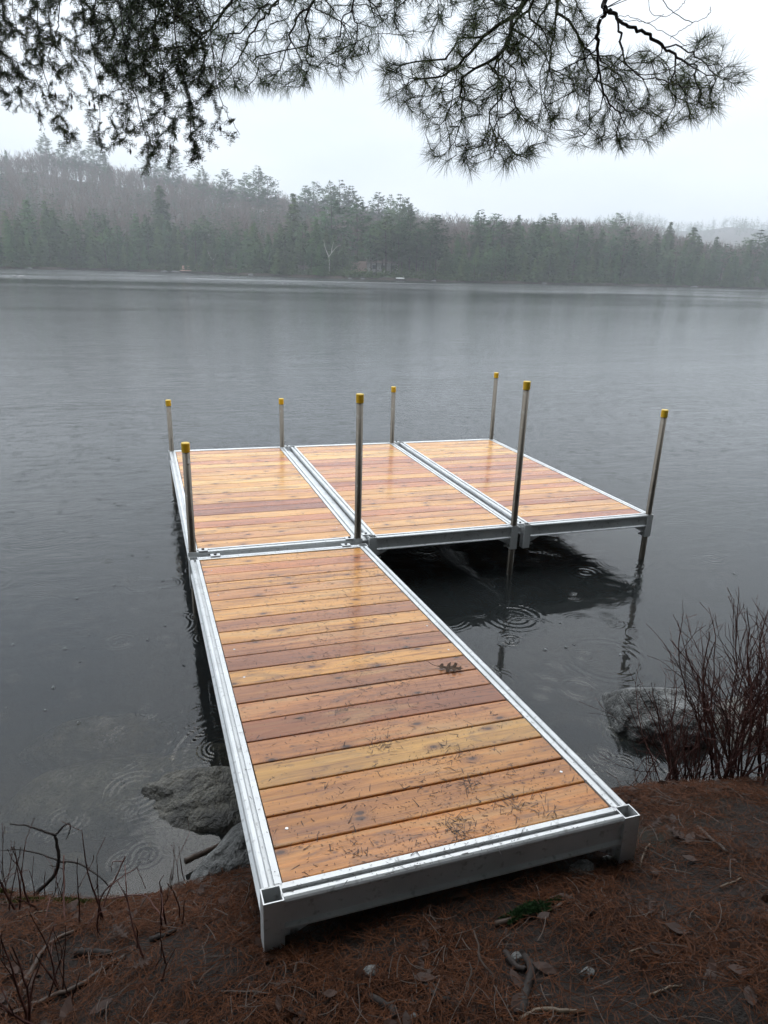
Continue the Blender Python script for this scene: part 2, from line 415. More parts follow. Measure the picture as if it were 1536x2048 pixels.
def make_foliage(name, c1, c2, rnd=0.25, rough=0.6, trans=0.15, spec=0.3, sc=1.5):
    m, n, b = mat(name)
    f = noise(n, coords(n, 'Object'), sc, 3, 0.6)
    c = ramp(n, f, [(0.3, c1), (0.7, c2)]).outputs[0]
    oi = n.nodes.new('ShaderNodeObjectInfo')
    hs = n.nodes.new('ShaderNodeHueSaturation')
    mr = N(n, 'ShaderNodeMapRange'); mr.inputs['To Min'].default_value = 1 - rnd; mr.inputs['To Max'].default_value = 1 + rnd
    n.links.new(oi.outputs['Random'], mr.inputs['Value']); n.links.new(mr.outputs[0], hs.inputs['Value'])
    mr2 = N(n, 'ShaderNodeMapRange'); mr2.inputs['To Min'].default_value = 0.47; mr2.inputs['To Max'].default_value = 0.52
    rr = math_(n, 'FRACT', math_(n, 'MULTIPLY', oi.outputs['Random'], 7.31)); n.links.new(rr, mr2.inputs['Value']); n.links.new(mr2.outputs[0], hs.inputs['Hue'])
    n.links.new(c, hs.inputs['Color']); n.links.new(hs.outputs[0], b.inputs['Base Color'])
    b.inputs['Roughness'].default_value = rough; b.inputs['Specular IOR Level'].default_value = spec
    return m

M = {}
M['cedar'] = make_cedar()
M['alu'] = make_aluminium()
M['steel'] = make_aluminium('galvanised_steel', (0.125, 0.108, 0.088), 0.30)
M['cap'] = simple('yellow_vinyl', (0.62, 0.40, 0.015), 0.35, 0, 0.08, 20)
M['screw'] = simple('stainless_screw', (0.55, 0.55, 0.54), 0.3, 1.0, 0.2, 200)
M['ground'] = make_ground()
M['rockA'] = make_rock('dark_wet_granite', (0.034, 0.031, 0.024), (0.16, 0.148, 0.118))
M['rockB'] = make_rock('grey_wet_granite', (0.058, 0.058, 0.055), (0.22, 0.22, 0.21))
M['water'] = make_water()
M['bark'] = simple('dark_wet_bark', (0.028, 0.021, 0.018), 0.75, 0, 0.4, 60, 0.003, 0.3)
M['twig'] = simple('red_brown_twig', (0.085, 0.032, 0.024), 0.6, 0, 0.5, 9, 0, 0.35)
M['stick'] = simple('weathered_stick', (0.060, 0.038, 0.027), 0.6, 0, 0.45, 30, 0.001, 0.4)
M['palestick'] = simple('pale_peeled_stick', (0.12, 0.085, 0.055), 0.55, 0, 0.3, 30, 0.001, 0.4)
M['needle_litter'] = simple('rusty_needles', (0.070, 0.025, 0.010), 0.6, 0, 0.9, 45, 0, 0.12)
M['deck_litter'] = simple('dark_needle_bits', (0.016, 0.010, 0.008), 0.55, 0, 0.6, 60, 0, 0.4)
M['leaf_litter'] = simple('dead_brown_leaves', (0.040, 0.019, 0.012), 0.5, 0, 0.55, 12, 0.002, 0.18)
M['oak_leaf'] = simple('brown_oak_leaf', (0.055, 0.028, 0.014), 0.6, 0, 0.5, 60, 0.001, 0.15)
M['moss'] = simple('green_moss', (0.024, 0.058, 0.018), 0.8, 0, 0.5, 70, 0.004, 0.2)
M['moss2'] = simple('olive_moss', (0.060, 0.070, 0.015), 0.8, 0, 0.5, 70, 0.004, 0.2)
M['pine'] = make_foliage('pine_needles', (0.028, 0.066, 0.018), (0.085, 0.130, 0.035), 0.1, 0.6, spec=0.15, sc=2.5)
M['hemlock'] = make_foliage('hemlock_needles', (0.020, 0.046, 0.014), (0.070, 0.090, 0.024), 0.1, 0.6, spec=0.15, sc=2.5)
M['far_conifer'] = make_foliage('far_conifer_foliage', (0.022, 0.048, 0.016), (0.070, 0.120, 0.036), 0.35, 0.85, spec=0.1, sc=0.25)
M['far_pine'] = make_foliage('far_pine_foliage', (0.026, 0.056, 0.022), (0.064, 0.115, 0.042), 0.25, 0.85, spec=0.1, sc=0.25)
M['far_bark'] = simple('far_trunk_bark', (0.055, 0.045, 0.038), 0.9, 0, 0.3, 1, 0, 0.1)
M['far_twigs'] = simple('bare_branch_grey_brown', (0.110, 0.078, 0.062), 0.9, 0, 0.35, 0.05, 0, 0.1)
M['birch'] = simple('pale_birch_bark', (0.36, 0.34, 0.31), 0.8, 0, 0.25, 1, 0, 0.2)
M['hill'] = simple('leafy_hillside', (0.048, 0.038, 0.030), 0.9, 0, 0.4, 0.1, 0, 0.1)
M['white'] = simple('white_paint', (0.50, 0.50, 0.48), 0.6, 0, 0.1, 1)
M['salmon'] = simple('weathered_pink_wood', (0.45, 0.27, 0.20), 0.6, 0, 0.1, 1)
M['cabin'] = simple('cabin_grey_wall', (0.26, 0.25, 0.235), 0.8, 0, 0.1, 1)
M['cabin_tan'] = simple('cabin_tan_wall', (0.28, 0.20, 0.16), 0.8, 0, 0.1, 1)
M['glass'] = simple('dark_window_pane', (0.03, 0.035, 0.04), 0.1, 0, 0.1, 1)
def make_bubble():
    m, n, b = mat('water_film'); b.inputs['Base Color'].default_value = (0.9, 0.92, 0.93, 1)
    b.inputs['Roughness'].default_value = 0.05; b.inputs['IOR'].default_value = 1.33; b.inputs['Transmission Weight'].default_value = 1.0
    return m
M['bubble'] = make_bubble()

# ================================================================== THE SETTING
def shore_y(x):                      # near shoreline: y of the water's edge
    return np.interp(x, [-40, -6, -2, -0.87, -0.55, -0.3, -0.1, 0.3, 0.8, 1.3, 1.77, 2.34, 2.7, 4, 7, 40],
                     [-6, -0.6, 0.75, 0.93, 0.79, 0.74, 0.78, 0.80, 0.76, 0.72, 0.68, 0.57, 0.50, 0.1, -1.2, -9])
def vnoise(x, y, s, seed=0):
    r = np.random.default_rng(100 + seed); T = r.uniform(-1, 1, (64, 64))
    u = (x * s) % 64; v = (y * s) % 64
    i = np.floor(u).astype(int); j = np.floor(v).astype(int); fu = u - i; fv = v - j
    fu = fu * fu * (3 - 2 * fu); fv = fv * fv * (3 - 2 * fv); i1 = (i + 1) % 64; j1 = (j + 1) % 64; i %= 64; j %= 64
    return (T[i, j] * (1 - fu) + T[i1, j] * fu) * (1 - fv) + (T[i, j1] * (1 - fu) + T[i1, j1] * fu) * fv
def ground_h(x, y):
    x = np.asarray(x, float); y = np.asarray(y, float)
    s = shore_y(x) - y               # distance inland (+) or out into the lake (-)
    land = (0.50 + 0.07 / (1 + np.exp(-(x - 0.9) / 0.2))) * (1 - np.exp(-np.maximum(s, 0) / 0.52)) + 0.10 * np.maximum(s, 0) + 0.02 * np.maximum(s - 6, 0)
    bed = -0.30 * (1 - np.exp(-np.maximum(-s, 0) / 0.6)) - 0.22 * np.maximum(-s, 0)
    h = np.where(s > 0, land, np.maximum(bed, -3.2))
    loc = np.exp(-((x * x + y * y) / 900))
    h = h + loc * (0.035 * vnoise(x, y, 1.7, 1) + 0.02 * vnoise(x, y, 5, 2) + 0.010 * vnoise(x, y, 14, 3)) * np.clip(np.abs(s) * 3 + 0.25, 0, 1)
    return h
def axis(c, fine, half, far, ratio=1.13):
    a = list(np.arange(c, c + half, fine)); st = fine
    while a[-1] < far: st *= ratio; a.append(a[-1] + st)
    b = [c - fine]; st = fine
    while b[-1] > c - half: b.append(b[-1] - fine)
    while b[-1] > -far: st *= ratio; b.append(b[-1] - st)
    return np.array(sorted(b + a))
gx = axis(0.8, 0.035, 2.6, 1500, 1.16); gy = axis(0.4, 0.035, 2.0, 1500, 1.16)
gy = gy[gy > -260]; gx = gx[gx > -900]
GX, GY = np.meshgrid(gx, gy); GZ = ground_h(GX, GY)
ny, nx = GX.shape
idx = np.arange(nx * ny).reshape(ny, nx)
GF = np.stack([idx[:-1, :-1], idx[:-1, 1:], idx[1:, 1:], idx[1:, :-1]], -1).reshape(-1, 4)
link('ground', mesh_np('ground', np.c_[GX.ravel(), GY.ravel(), GZ.ravel()], GF, True), M['ground'], kind='structure')

wx0, wx1, wy0, wy1 = -700, 1300, -60, 700
WV, WF = box(((wx0 + wx1) / 2, (wy0 + wy1) / 2, -1.9), (wx1 - wx0, wy1 - wy0, 3.8))
link('lake', mesh_np('lake', WV, WF), M['water'], kind='structure')

# ---- the far shore
def azim(p): return math.degrees(math.atan2(p[0] - CAM[0], p[1] - CAM[1]))
def px_az(px):
    d = ray(px, 560 if px > 0 else 540); return math.degrees(math.atan2(d[0], d[1]))
SH_AZ = [-60, -30, -9, -3, 3, 8, 13, 19, 24, 28, 37, 46.5, 60, 80]
SH_D = [260, 230, 216, 238, 236, 212, 194, 188, 190, 198, 235, 280, 330, 380]
def shore_d(az): return np.interp(az, SH_AZ, SH_D)
SKY_PX = [-500, 0, 100, 200, 250, 320, 400, 480, 560, 640, 740, 850, 950, 1050, 1200, 1280, 1335, 1400, 1536, 1900]
SKY_Y = [380, 330, 322, 338, 350, 358, 372, 388, 400, 412, 424, 436, 443, 446, 446, 452, 468, 486, 492, 500]
SKY_D = [480, 480, 480, 470, 460, 450, 440, 430, 420, 410, 400, 380, 370, 360, 360, 365, 365, 365, 370, 400]
def hor_y(px): return 518 + (px / 1536) * 44
s_az = [px_az(p) for p in SKY_PX]
s_top = [(hor_y(p) - y) / F_PX * d / math.hypot(1, (p - 768) / F_PX) + CAM[2] for p, y, d in zip(SKY_PX, SKY_Y, SKY_D)]
def hill_top(az): return np.interp(az, s_az, s_top)
def hill_d(az): return np.interp(az, s_az, SKY_D)
def terrain_h(az, d):
    ds = shore_d(az); D = hill_d(az); T = np.maximum(hill_top(az) - 13.5, 2.0)
    t = np.clip((d - ds) / (D - ds), 0, 1)
    h = T * (t ** 1.25)
    return np.where(d < ds, -1.5 + 0 * h, 0.35 + h)
azs = np.arange(-60, 80.1, 1.0); dd = np.array([-6, 0, 0.6, 4, 12, 25, 45, 70, 100, 140, 180, 220, 260, 330, 420])
V = []
for a in azs:
    ds = shore_d(a)
    for k in dd:
        d = ds + k + (vnoise(np.array([a * 3.1]), np.array([0.5]), 1, 9)[0] * 2.0 if k >= 0 else 0)
        h = -1.5 if k < 0 else (0.02 if k == 0 else float(terrain_h(a, ds + k)) + (0.3 if k == 0.6 else 0))
        V.append((CAM[0] + math.sin(math.radians(a)) * d, CAM[1] + math.cos(math.radians(a)) * d, h))
na, nd = len(azs), len(dd); idx = np.arange(na * nd).reshape(na, nd)
FF = np.stack([idx[:-1, :-1], idx[:-1, 1:], idx[1:, 1:], idx[1:, :-1]], -1).reshape(-1, 4)[:, ::-1]
link('far_hillside', mesh_np('far_hillside', V, FF, True), M['hill'], kind='structure')
# a paler ridge beyond, to the right
V = []; azr = np.arange(22, 75, 1.5)
for a in azr:
    for d, z in ((620, 0.5), (900, 44), (1150, 80), (1260, 84), (1400, 40)):
        z2 = z * (0.9 + 0.06 * math.sin(a * 0.9) + 0.05 * math.sin(a * 0.37 + 1))
        V.append((CAM[0] + math.sin(math.radians(a)) * d, CAM[1] + math.cos(math.radians(a)) * d, z2))
idx = np.arange(len(azr) * 5).reshape(-1, 5)
FF = np.stack([idx[:-1, :-1], idx[:-1, 1:], idx[1:, 1:], idx[1:, :-1]], -1).reshape(-1, 4)[:, ::-1]
link('distant_ridge', mesh_np('distant_ridge', V, FF, True), M['hill'], kind='structure')

# ---- conifers of the far shore
def conifer(h, rmax, n_whorl, per, style, seed, clumps=8):
    """boughs in whorls; each bough carries ragged flat leaf clumps"""
    r = np.random.default_rng(seed); P = []; Q = []; SZ = []
    base = 0.06 if style == 'dense' else 0.30
    for i in range(n_whorl):
        t = base + (1 - base) * (i + r.uniform(-0.3, 0.3)) / n_whorl
        t = min(max(t, base), 0.99)
        u = (t - base) / (1 - base)
        if style == 'dense': R = rmax * (1 - u) ** 0.8 * (0.75 + 0.25 * min(1, u * 8)) + 0.25
        else: R = rmax * (0.45 + 0.55 * math.sin(min(1, u * 1.15) * math.pi) ** 0.7) * (1 - u ** 4 * 0.75) + 0.2
        kb = per if style == 'dense' else max(3, per - 2)
        for k in range(kb):
            a = r.uniform(0, 2 * math.pi); Rb = R * r.uniform(0.55, 1.15)
            if style != 'dense' and r.random() < 0.22: continue
            if style != 'dense' and r.random() < 0.12: Rb *= 1.35
            droop = -0.32 if style == 'dense' else r.uniform(0.05, 0.30)
            nc = max(2, int(clumps * Rb / rmax) + 1)
            for c in range(nc):
                s = (c + r.uniform(0.3, 1)) / nc if style == 'dense' else 0.35 + 0.65 * (c + r.uniform(0.2, 1)) / nc
                rr = Rb * s
                z = h * t + (droop * rr + (0.06 * rr * rr if style == 'dense' else 0.03 * rr * rr)) + r.normal(0, 0.10)
                aa = a + r.normal(0, 0.22)
                P.append((math.cos(aa) * rr, math.sin(aa) * rr, z)); Q.append((math.cos(aa), math.sin(aa), droop * 0.8)); SZ.append(r.uniform(0.55, 1.0) * (0.55 + 0.35 * (1 - u)))
    P = np.array(P); Q = np.array(Q); SZ = np.array(SZ) * (h / 16)
    m = len(P); Q += r.normal(0, 0.25, (m, 3)); Q /= np.linalg.norm(Q, axis=1, keepdims=True)
    side = np.cross(Q, np.array([0, 0, 1.0])); side /= np.linalg.norm(side, axis=1, keepdims=True)
    side[:, 2] += r.normal(0, 0.45, m); up = np.cross(side, Q)
    L = (SZ * 1.10)[:, None]; w = (SZ * 0.62)[:, None]
    # a clump: three ragged fingers fanned outwards
    Vs = []; 
    for k, (sa, ln) in enumerate(((-0.75, 0.75), (0.0, 1.0), (0.75, 0.75))):
        d = Q + side * sa
        Vs += [P - side * w * 0.35 - Q * L * 0.25, P + side * w * 0.35 - Q * L * 0.25 + up * w * 0.2, P + d * L * ln - up * w * (0.25 + 0.3 * abs(sa))]
    V = np.stack(Vs, 1).reshape(-1, 3); F = np.arange(len(V)).reshape(-1, 3)
    return V, F
def trunk(h, r0, lean=0.0):
    return tube([(0, 0, -0.5), (0.05 * lean, 0, h * 0.3), (0.3 * lean, 0, h * 0.65), (0.4 * lean, 0, h * 0.98)], np.array([r0, r0 * 0.8, r0 * 0.5, r0 * 0.12]), 5)
KIND = []
for k in range(5):
    h = 16; v, f = conifer(h, 3.3 + 0.25 * k, 36, 11, 'dense', 20 + k, 8)
    KIND.append(('hemlock_tree', h, mesh_np('crown_dense', v, f), mesh_np('trunk_dense', *trunk(h, 0.24)), 'far_conifer'))
for k in range(5):
    h = 18; v, f = conifer(h, 3.3 + 0.35 * k, 19, 11, 'open', 60 + k, 9)
    KIND.append(('pine_tree', h, mesh_np('crown_open', v, f), mesh_np('trunk_open', *trunk(h, 0.26, k - 2)), 'far_pine'))
for _n, _h, c, t, cm in KIND: c.materials.append(M[cm]); t.materials.append(M['far_bark'])
def far_tree(az, d, height, kind, label, group, w=1.0):
    name, h, cm, tm, mt = KIND[kind]
    x = CAM[0] + math.sin(math.radians(az)) * d; y = CAM[1] + math.cos(math.radians(az)) * d
    z = float(terrain_h(az, d)) - 0.2
    o = empty(name, (x, y, z), label, 'tree', group, random.uniform(0, 6.28))
    s = height / h; o.scale = (s * w, s * w, s)
    link('crown', cm, None, o); link('trunk', tm, None, o)
    return o
azl, azr_ = px_az(-60), px_az(1600)
# front row along the water, then two looser rows
G1 = 'hemlocks crowding the far waterline'; G2 = 'conifers standing behind the far waterline trees'
front_prof = ([0, 150, 330, 480, 640, 700, 860, 1000, 1100, 1250, 1400, 1536], [430, 425, 440, 455, 440, 470, 475, 455, 452, 455, 478, 495])
OPEN = (px_az(690), px_az(880))      # a thinned grove with a cabin behind: trunks show
nfront = 0
def prof_h(px, d, jit):
    ytop = np.interp(px, *front_prof) + jit
    return (hor_y(px) - ytop) / F_PX * d / math.hypot(1, (px - 768) / F_PX) + CAM[2]
for row, (off, step, dj, tall) in enumerate(((1.6, 0.66, 0.8, 0.60), (9.0, 0.72, 3, 0.85), (18.0, 0.8, 5, 1.0))):
    a = azl + row * 0.3
    while a < azr_:
        az = a + random.uniform(-0.25, 0.25); px = np.interp(az, [px_az(0), px_az(768), px_az(1536)], [0, 768, 1536])
        d = float(shore_d(az)) + off + random.uniform(-dj, dj) * 0.8
        hh = prof_h(px, d, random.uniform(-14, 26)) * tall * random.uniform(0.82, 1.08) - float(terrain_h(az, d)) * 0.9
        hh = min(max(hh, 5.5), 24)
        if OPEN[0] < az < OPEN[1] and row < 2:
            if random.random() < 0.75: a += step; continue
            kd = random.choice([5, 6, 7, 8, 9])
        else: kd = random.choice([0, 1, 2, 3, 4] if random.random() < 0.7 else [5, 6, 7, 8, 9])
        far_tree(az, d, hh, kd, 'dark green conifer standing in the crowded row along the far shore' if row == 0 else 'dark conifer rising just behind the far shoreline trees', G1 if row == 0 else G2, random.uniform(0.9, 1.25))
        a += step * random.uniform(0.85, 1.2); nfront += 1
# individually recognisable skyline pines: photo x, top y, distance behind the shore, width, kind
SKYP = [(120, 303, 250, 1.1, 5, 'tallest pine on the skyline at far left, with tiered branches'),
        (45, 330, 240, 0.9, 1, 'rounded dark conifer on the leftmost hilltop'),
        (152, 314, 215, 0.9, 6, 'first of three slim pines right of the tallest hilltop pine'),
        (182, 318, 215, 0.9, 7, 'middle of three slim pines on the left hilltop'),
        (212, 316, 220, 1.1, 8, 'rightmost of three slim pines on the left hilltop'),
        (232, 332, 200, 1.0, 2, 'pointed conifer closing the left hilltop pine cluster'),
        (318, 340, 190, 1.2, 9, 'broad pine on the skyline under the hanging hemlock tips'),
        (358, 334, 185, 1.1, 6, 'tall narrow pine right of the broad skyline pine under the hemlock tips'),
        (414, 358, 175, 1.0, 5, 'small single pine on the skyline before the double pine'),
        (458, 363, 170, 1.1, 7, 'short round-topped skyline pine left of the forked pair'),
        (497, 369, 165, 1.0, 8, 'low pine just left of the tiered pine on the slope'),
        (521, 358, 160, 1.1, 5, 'tiered pine with flat plumes standing clear of the descending skyline'),
        (540, 374, 155, 1.0, 9, 'lower pine leaning beside the tiered skyline pine'),
        (612, 390, 140, 1.0, 6, 'left pine of the ragged row on the middle skyline'),
        (632, 384, 140, 1.2, 9, 'wide bushy pine in the middle skyline row'),
        (660, 384, 140, 1.0, 7, 'dark pine in the middle skyline row next to the highest one'),
        (680, 381, 135, 1.0, 8, 'highest pine of the middle skyline row'),
        (700, 392, 135, 1.1, 5, 'right end pine of the middle skyline row'),
        (752, 401, 120, 1.0, 6, 'pair of plumes pine standing above the bare slope'),
        (777, 406, 120, 0.8, 7, 'slim pine just left of the twin tall shore pines'),
        (796, 404, 60, 0.95, 8, 'left one of the twin tall pines above the cabin grove'),
        (808, 412, 45, 1.0, 5, 'right one of the twin tall pines above the cabin grove'),
        (588, 402, 40, 1.1, 2, 'tall dark spire-shaped conifer left of the pale birch'),
        (665, 412, 22, 1.1, 9, 'tall layered pine standing over the pale forked birch'),
        (715, 412, 26, 1.15, 6, 'tall layered pine right of the pale forked birch'),
        (332, 388, 30, 1.3, 1, 'great dark conifer rising mid-slope at left'),
        (952, 432, 20, 1.1, 5, 'left of two tall pines beside the bare brown slope'),
        (980, 437, 22, 1.1, 9, 'right of two tall pines beside the bare brown slope'),
        (1028, 440, 60, 0.9, 1, 'small pointed conifer among bare treetops right of the two tall pines'),
        (1095, 437, 60, 0.9, 6, 'small open pine on the low right skyline'),
        (1222, 437, 70, 1.1, 9, 'round open pine amid bare crowns on the right skyline'),
        (1325, 452, 40, 1.0, 2, 'pointed conifer where the right skyline starts to drop'),
        (1372, 462, 30, 1.5, 3, 'broad dome-shaped conifer at the right drop of the skyline'),
        (1420, 478, 25, 1.0, 4, 'small spire conifer in the dip of the right skyline'),
        (1502, 466, 35, 1.35, 8, 'windswept flat-topped pine standing alone at far right')]
for px, ytop, off, w, kd, lab in SKYP:
    az = px_az(px); d = float(shore_d(az)) + off
    top = (hor_y(px) - ytop) / F_PX * d / math.hypot(1, (px - 768) / F_PX) + CAM[2]
    hh = max(9.0, top - float(terrain_h(az, d)))
    far_tree(az, d, hh, kd, lab, None, w)

# bare hardwood woods covering the slope: one mass of twiggy crowns
def bare_trees(spots, seed, rb=0.03, twigs=34):
    r = np.random.default_rng(seed); A = []; B = []; R0 = []; R1 = []; TP = []; TD = []; TL = []; TW = []
    for x, y, z, h in spots:
        lean = r.normal(0, 0.05, 2)
        def pt(t): return np.array([x + lean[0] * h * t, y + lean[1] * h * t, z + h * t])
        A.append(pt(0)); B.append(pt(0.75)); R0.append(0.17 * h / 14); R1.append(0.08 * h / 14)
        for k in range(twigs):
            t = r.uniform(0.35, 0.95) * 0.75; p = pt(t); a = r.uniform(0, 6.28); ln = h * r.uniform(0.16, 0.36) * (1.15 - 0.5 * t)
            d = np.array([math.cos(a) * 0.6, math.sin(a) * 0.6, 1.0]); d /= np.linalg.norm(d)
            TP.append(p); TD.append(d); TL.append(ln); TW.append(rb * 1.5)
            for j in range(5):
                e = d + r.normal(0, 0.36, 3); e[2] = abs(e[2]) + .15; e /= np.linalg.norm(e)
                TP.append(p + d * ln * r.uniform(0.25, 0.9)); TD.append(e); TL.append(ln * r.uniform(.4, .7)); TW.append(rb)
    v1, f1 = prisms(A, B, np.array(R0), np.array(R1), 3); v2, f2 = blades(np.array(TP), np.array(TD), np.array(TL), np.array(TW))
    return np.concatenate([v1, v2]), [f1, f2 + len(v1)]
spots = []
r_ = np.random.default_rng(5)
for k in range(3400):
    az = r_.uniform(azl - 2, azr_ + 2); t = r_.random() ** 0.75; ds = float(shore_d(az)); D = float(hill_d(az)); d = ds + 14 + t * (D - ds + 10)
    x = CAM[0] + math.sin(math.radians(az)) * d; y = CAM[1] + math.cos(math.radians(az)) * d
    spots.append((x, y, float(terrain_h(az, d)) - 0.3, r_.uniform(10, 15)))
for k in range(1100):
    az = r_.uniform(azl - 2, azr_ + 2); d = float(hill_d(az)) + r_.uniform(-45, 14)
    spots.append((CAM[0] + math.sin(math.radians(az)) * d, CAM[1] + math.cos(math.radians(az)) * d, float(terrain_h(az, d)) - 0.3, r_.uniform(9, 14)))
v, f = bare_trees(spots, 3, 0.10, 9)
link('bare_woods', mesh_np('bare_woods', v, f), M['far_twigs'], kind='stuff', label='leafless grey-brown hardwoods covering the far hillside', cat='woods')
# conifers lost in the mass of the hillside, and the trees on the distant ridge
Vs = []; Fs = []; nn = 0
lowv = [conifer(14, 3.0, 14, 5, 'dense', 200 + k, 4) for k in range(3)] + [conifer(15, 3.0, 9, 6, 'open', 210 + k, 5) for k in range(2)]
def scatter(n, azf, df, hf, zf, seed):
    global nn
    r = np.random.default_rng(seed); Vs, Fs = [], []; nn = 0
    for k in range(n):
        az = azf(r); d = df(r, az); v, f = lowv[r.integers(len(lowv))]; s = hf(r) / 14
        a = r.uniform(0, 6.28); R_ = np.array([[math.cos(a), -math.sin(a), 0], [math.sin(a), math.cos(a), 0], [0, 0, 1]])
        p = np.array([CAM[0] + math.sin(math.radians(az)) * d, CAM[1] + math.cos(math.radians(az)) * d, zf(az, d)])
        Vs.append((v * s) @ R_.T + p); Fs.append(f + nn); nn += len(v)
    return np.concatenate(Vs), np.concatenate(Fs)
def dmid(r, az): ds = float(shore_d(az)); return ds + 24 + r.random() ** 1.35 * (float(hill_d(az)) - ds)
v, f = scatter(1250, lambda r: r.uniform(azl, azr_), dmid, lambda r: r.uniform(8, 14), lambda a, d: float(terrain_h(a, d)) - 0.3, 8)
link('mixed_woods', mesh_np('mixed_woods', v, f), M['far_conifer'], kind='stuff', label='evergreens scattered through the bare hillside woods', cat='woods')
v, f = scatter(700, lambda r: r.uniform(30, 54), lambda r, a: r.uniform(1000, 1240), lambda r: r.uniform(11, 20), lambda a, d: np.interp(d, [900, 1150, 1260], [44, 80, 84]) * (0.9 + 0.06 * math.sin(a * 0.9) + 0.05 * math.sin(a * 0.37 + 1)) - 3, 9)
link('ridge_woods', mesh_np('ridge_woods', v, f), M['far_conifer'], kind='stuff', label='misty evergreen woods on the distant ridge', cat='woods')

# undergrowth along the far waterline
r_ = np.random.default_rng(12); P = []; D_ = []
for k in range(16000):
    az = r_.uniform(azl - 2, azr_ + 2); d = float(shore_d(az)) + 0.1 + abs(r_.normal(0, 1.6)); hgt = abs(r_.normal(0, 0.9))
    P.append((CAM[0] + math.sin(math.radians(az)) * d, CAM[1] + math.cos(math.radians(az)) * d, 0.3 + hgt)); D_.append((r_.normal(0, 1), r_.normal(0, 1), 0.4))
v, f = blades(np.array(P), np.array(D_), r_.uniform(0.3, 0.8, len(P)), 0.28)
link('shore_undergrowth', mesh_np('shore_undergrowth', v, f), M['far_conifer'], kind='stuff', label='low evergreen brush along the far waterline', cat='undergrowth')

# pale forked birch, trunks of the grove, cabin, boat, chairs, rocks
def far_pt(px, off, z=None):
    az = px_az(px); d = float(shore_d(az)) + off
    return np.array([CAM[0] + math.sin(math.radians(az)) * d, CAM[1] + math.cos(math.radians(az)) * d, float(terrain_h(az, d)) if z is None else z]), az
def forked(px, off, h, label):
    p, az = far_pt(px, off); o = empty('birch_tree', p, label, 'tree')
    c = math.cos(math.radians(az)); s = -math.sin(math.radians(az))
    def L(u, z): return (u * c, u * s, z)
    parts = [tube(smooth_path([L(0, -.3), L(0.1, h * .3), L(-.05, h * .55)], 3), np.linspace(.15, .11, 7), 5),
             tube(smooth_path([L(-.05, h * .55), L(-.9, h * .75), L(-1.4, h * 1.0)], 3), np.linspace(.10, .04, 7), 5),
             tube(smooth_path([L(-.05, h * .55), L(.9, h * .68), L(2.0, h * .82), L(3.0, h * .86)], 3), np.linspace(.09, .03, 10), 5),
             tube(smooth_path([L(.6, h * .64), L(.8, h * .8), L(1.2, h * .95)], 3), np.linspace(.1, .03, 7), 5)]
    link('trunk', mesh_np('birch_trunk', *merge(parts[:1])), M['birch'], o)
    link('limbs', mesh_np('birch_limbs', *merge(parts[1:])), M['birch'], o)
forked(658, 1.5, 9.0, 'pale leafless birch forking in two at the middle of the far shore')
forked(428, 2.0, 6.0, 'slender pale leafless tree on the far shore near the two chairs')
for k, px in enumerate((742, 752, 764, 771, 783, 797, 802, 817, 832, 846, 858, 870)):
    p, az = far_pt(px, 4 + (k * 37 % 5)); o = empty('pine_tree', p, 'slim dark trunk in the open grove before the far cabin', 'tree', 'straight trunks in the cabin grove', k)
    link('trunk', KIND[5 + k % 5][3], None, o); link('crown', KIND[5 + k % 5][2], None, o); s = (13 + k % 4) / 18; o.scale = (s, s, s)
def house():
    p, az = far_pt(748, 16); o = empty('cabin', p, 'low grey and tan cabin glimpsed behind the grove on the far shore', 'cabin', None, -math.radians(az))
    link('wall', mesh_np('cabin_wall', *box((2.5, 0, 1.7), (9, 5, 2.4))), M['cabin'], o)
    link('wing', mesh_np('cabin_wing', *box((-4.2, -0.5, 1.9), (4.2, 4, 2.8))), M['cabin_tan'], o)
    rf = np.array([(-2.3, -3, 2.95), (7.3, -3, 2.95), (7.3, 3, 2.95), (-2.3, 3, 2.95), (-2.3, 0, 4.2), (7.3, 0, 4.2)])
    link('roof', mesh_np('cabin_roof', rf, [np.array([[0, 1, 5, 4], [2, 3, 4, 5], [0, 3, 2, 1]]), np.array([[0, 4, 3], [1, 2, 5]])]), M['hill'], o)
    wm = mesh_np('cabin_window', *box((0, -2.53, 1.9), (1.0, 0.06, 1.0)))
    for x in (0, 2.4, 5.0):
        w = link('window', wm, M['glass'], o); w.location = (x, 0, 0)
house()
def chair(px, label):
    p, az = far_pt(px, 0.2, 0.75); o = empty('lawn_chair', p, label, 'chair', 'pale chairs on the far jetty', -math.radians(az))
    link('seat', mesh_np('seat', *box((0, 0, .38), (.65, .6, .06))), M['salmon'], o)
    v, f = box((0, 0, .45), (.65, .05, .9)); link('backrest', mesh_np('backrest', v + np.array([0, .32, .35]), f), M['salmon'], o)
    lm = mesh_np('leg', *box((0, 0, .18), (.08, .08, .36)))
    for sx_ in (-.28, .28):
        for sy_ in (-.25, .25):
            l = link('leg', lm, M['salmon'], o); l.location = (sx_, sy_, 0)
chair(368, 'left one of two pale chairs on the small far jetty'); chair(378, 'right one of two pale chairs on the small far jetty')
p, az = far_pt(373, -0.8, 0.0); j = empty('jetty', p, 'small pale pink jetty carrying two chairs on the far shore', 'jetty', None, -math.radians(az))
link('deck', mesh_np('jetty_deck', *box((0, 0.6, .62), (3.6, 3, .25))), M['salmon'], j)
pm = mesh_np('jetty_post', *box((0, 0, 0), (.2, .2, 1.3)))
for x in (-1.6, 0, 1.6):
    q = link('post', pm, M['far_bark'], j); q.location = (x, -0.8, 0)
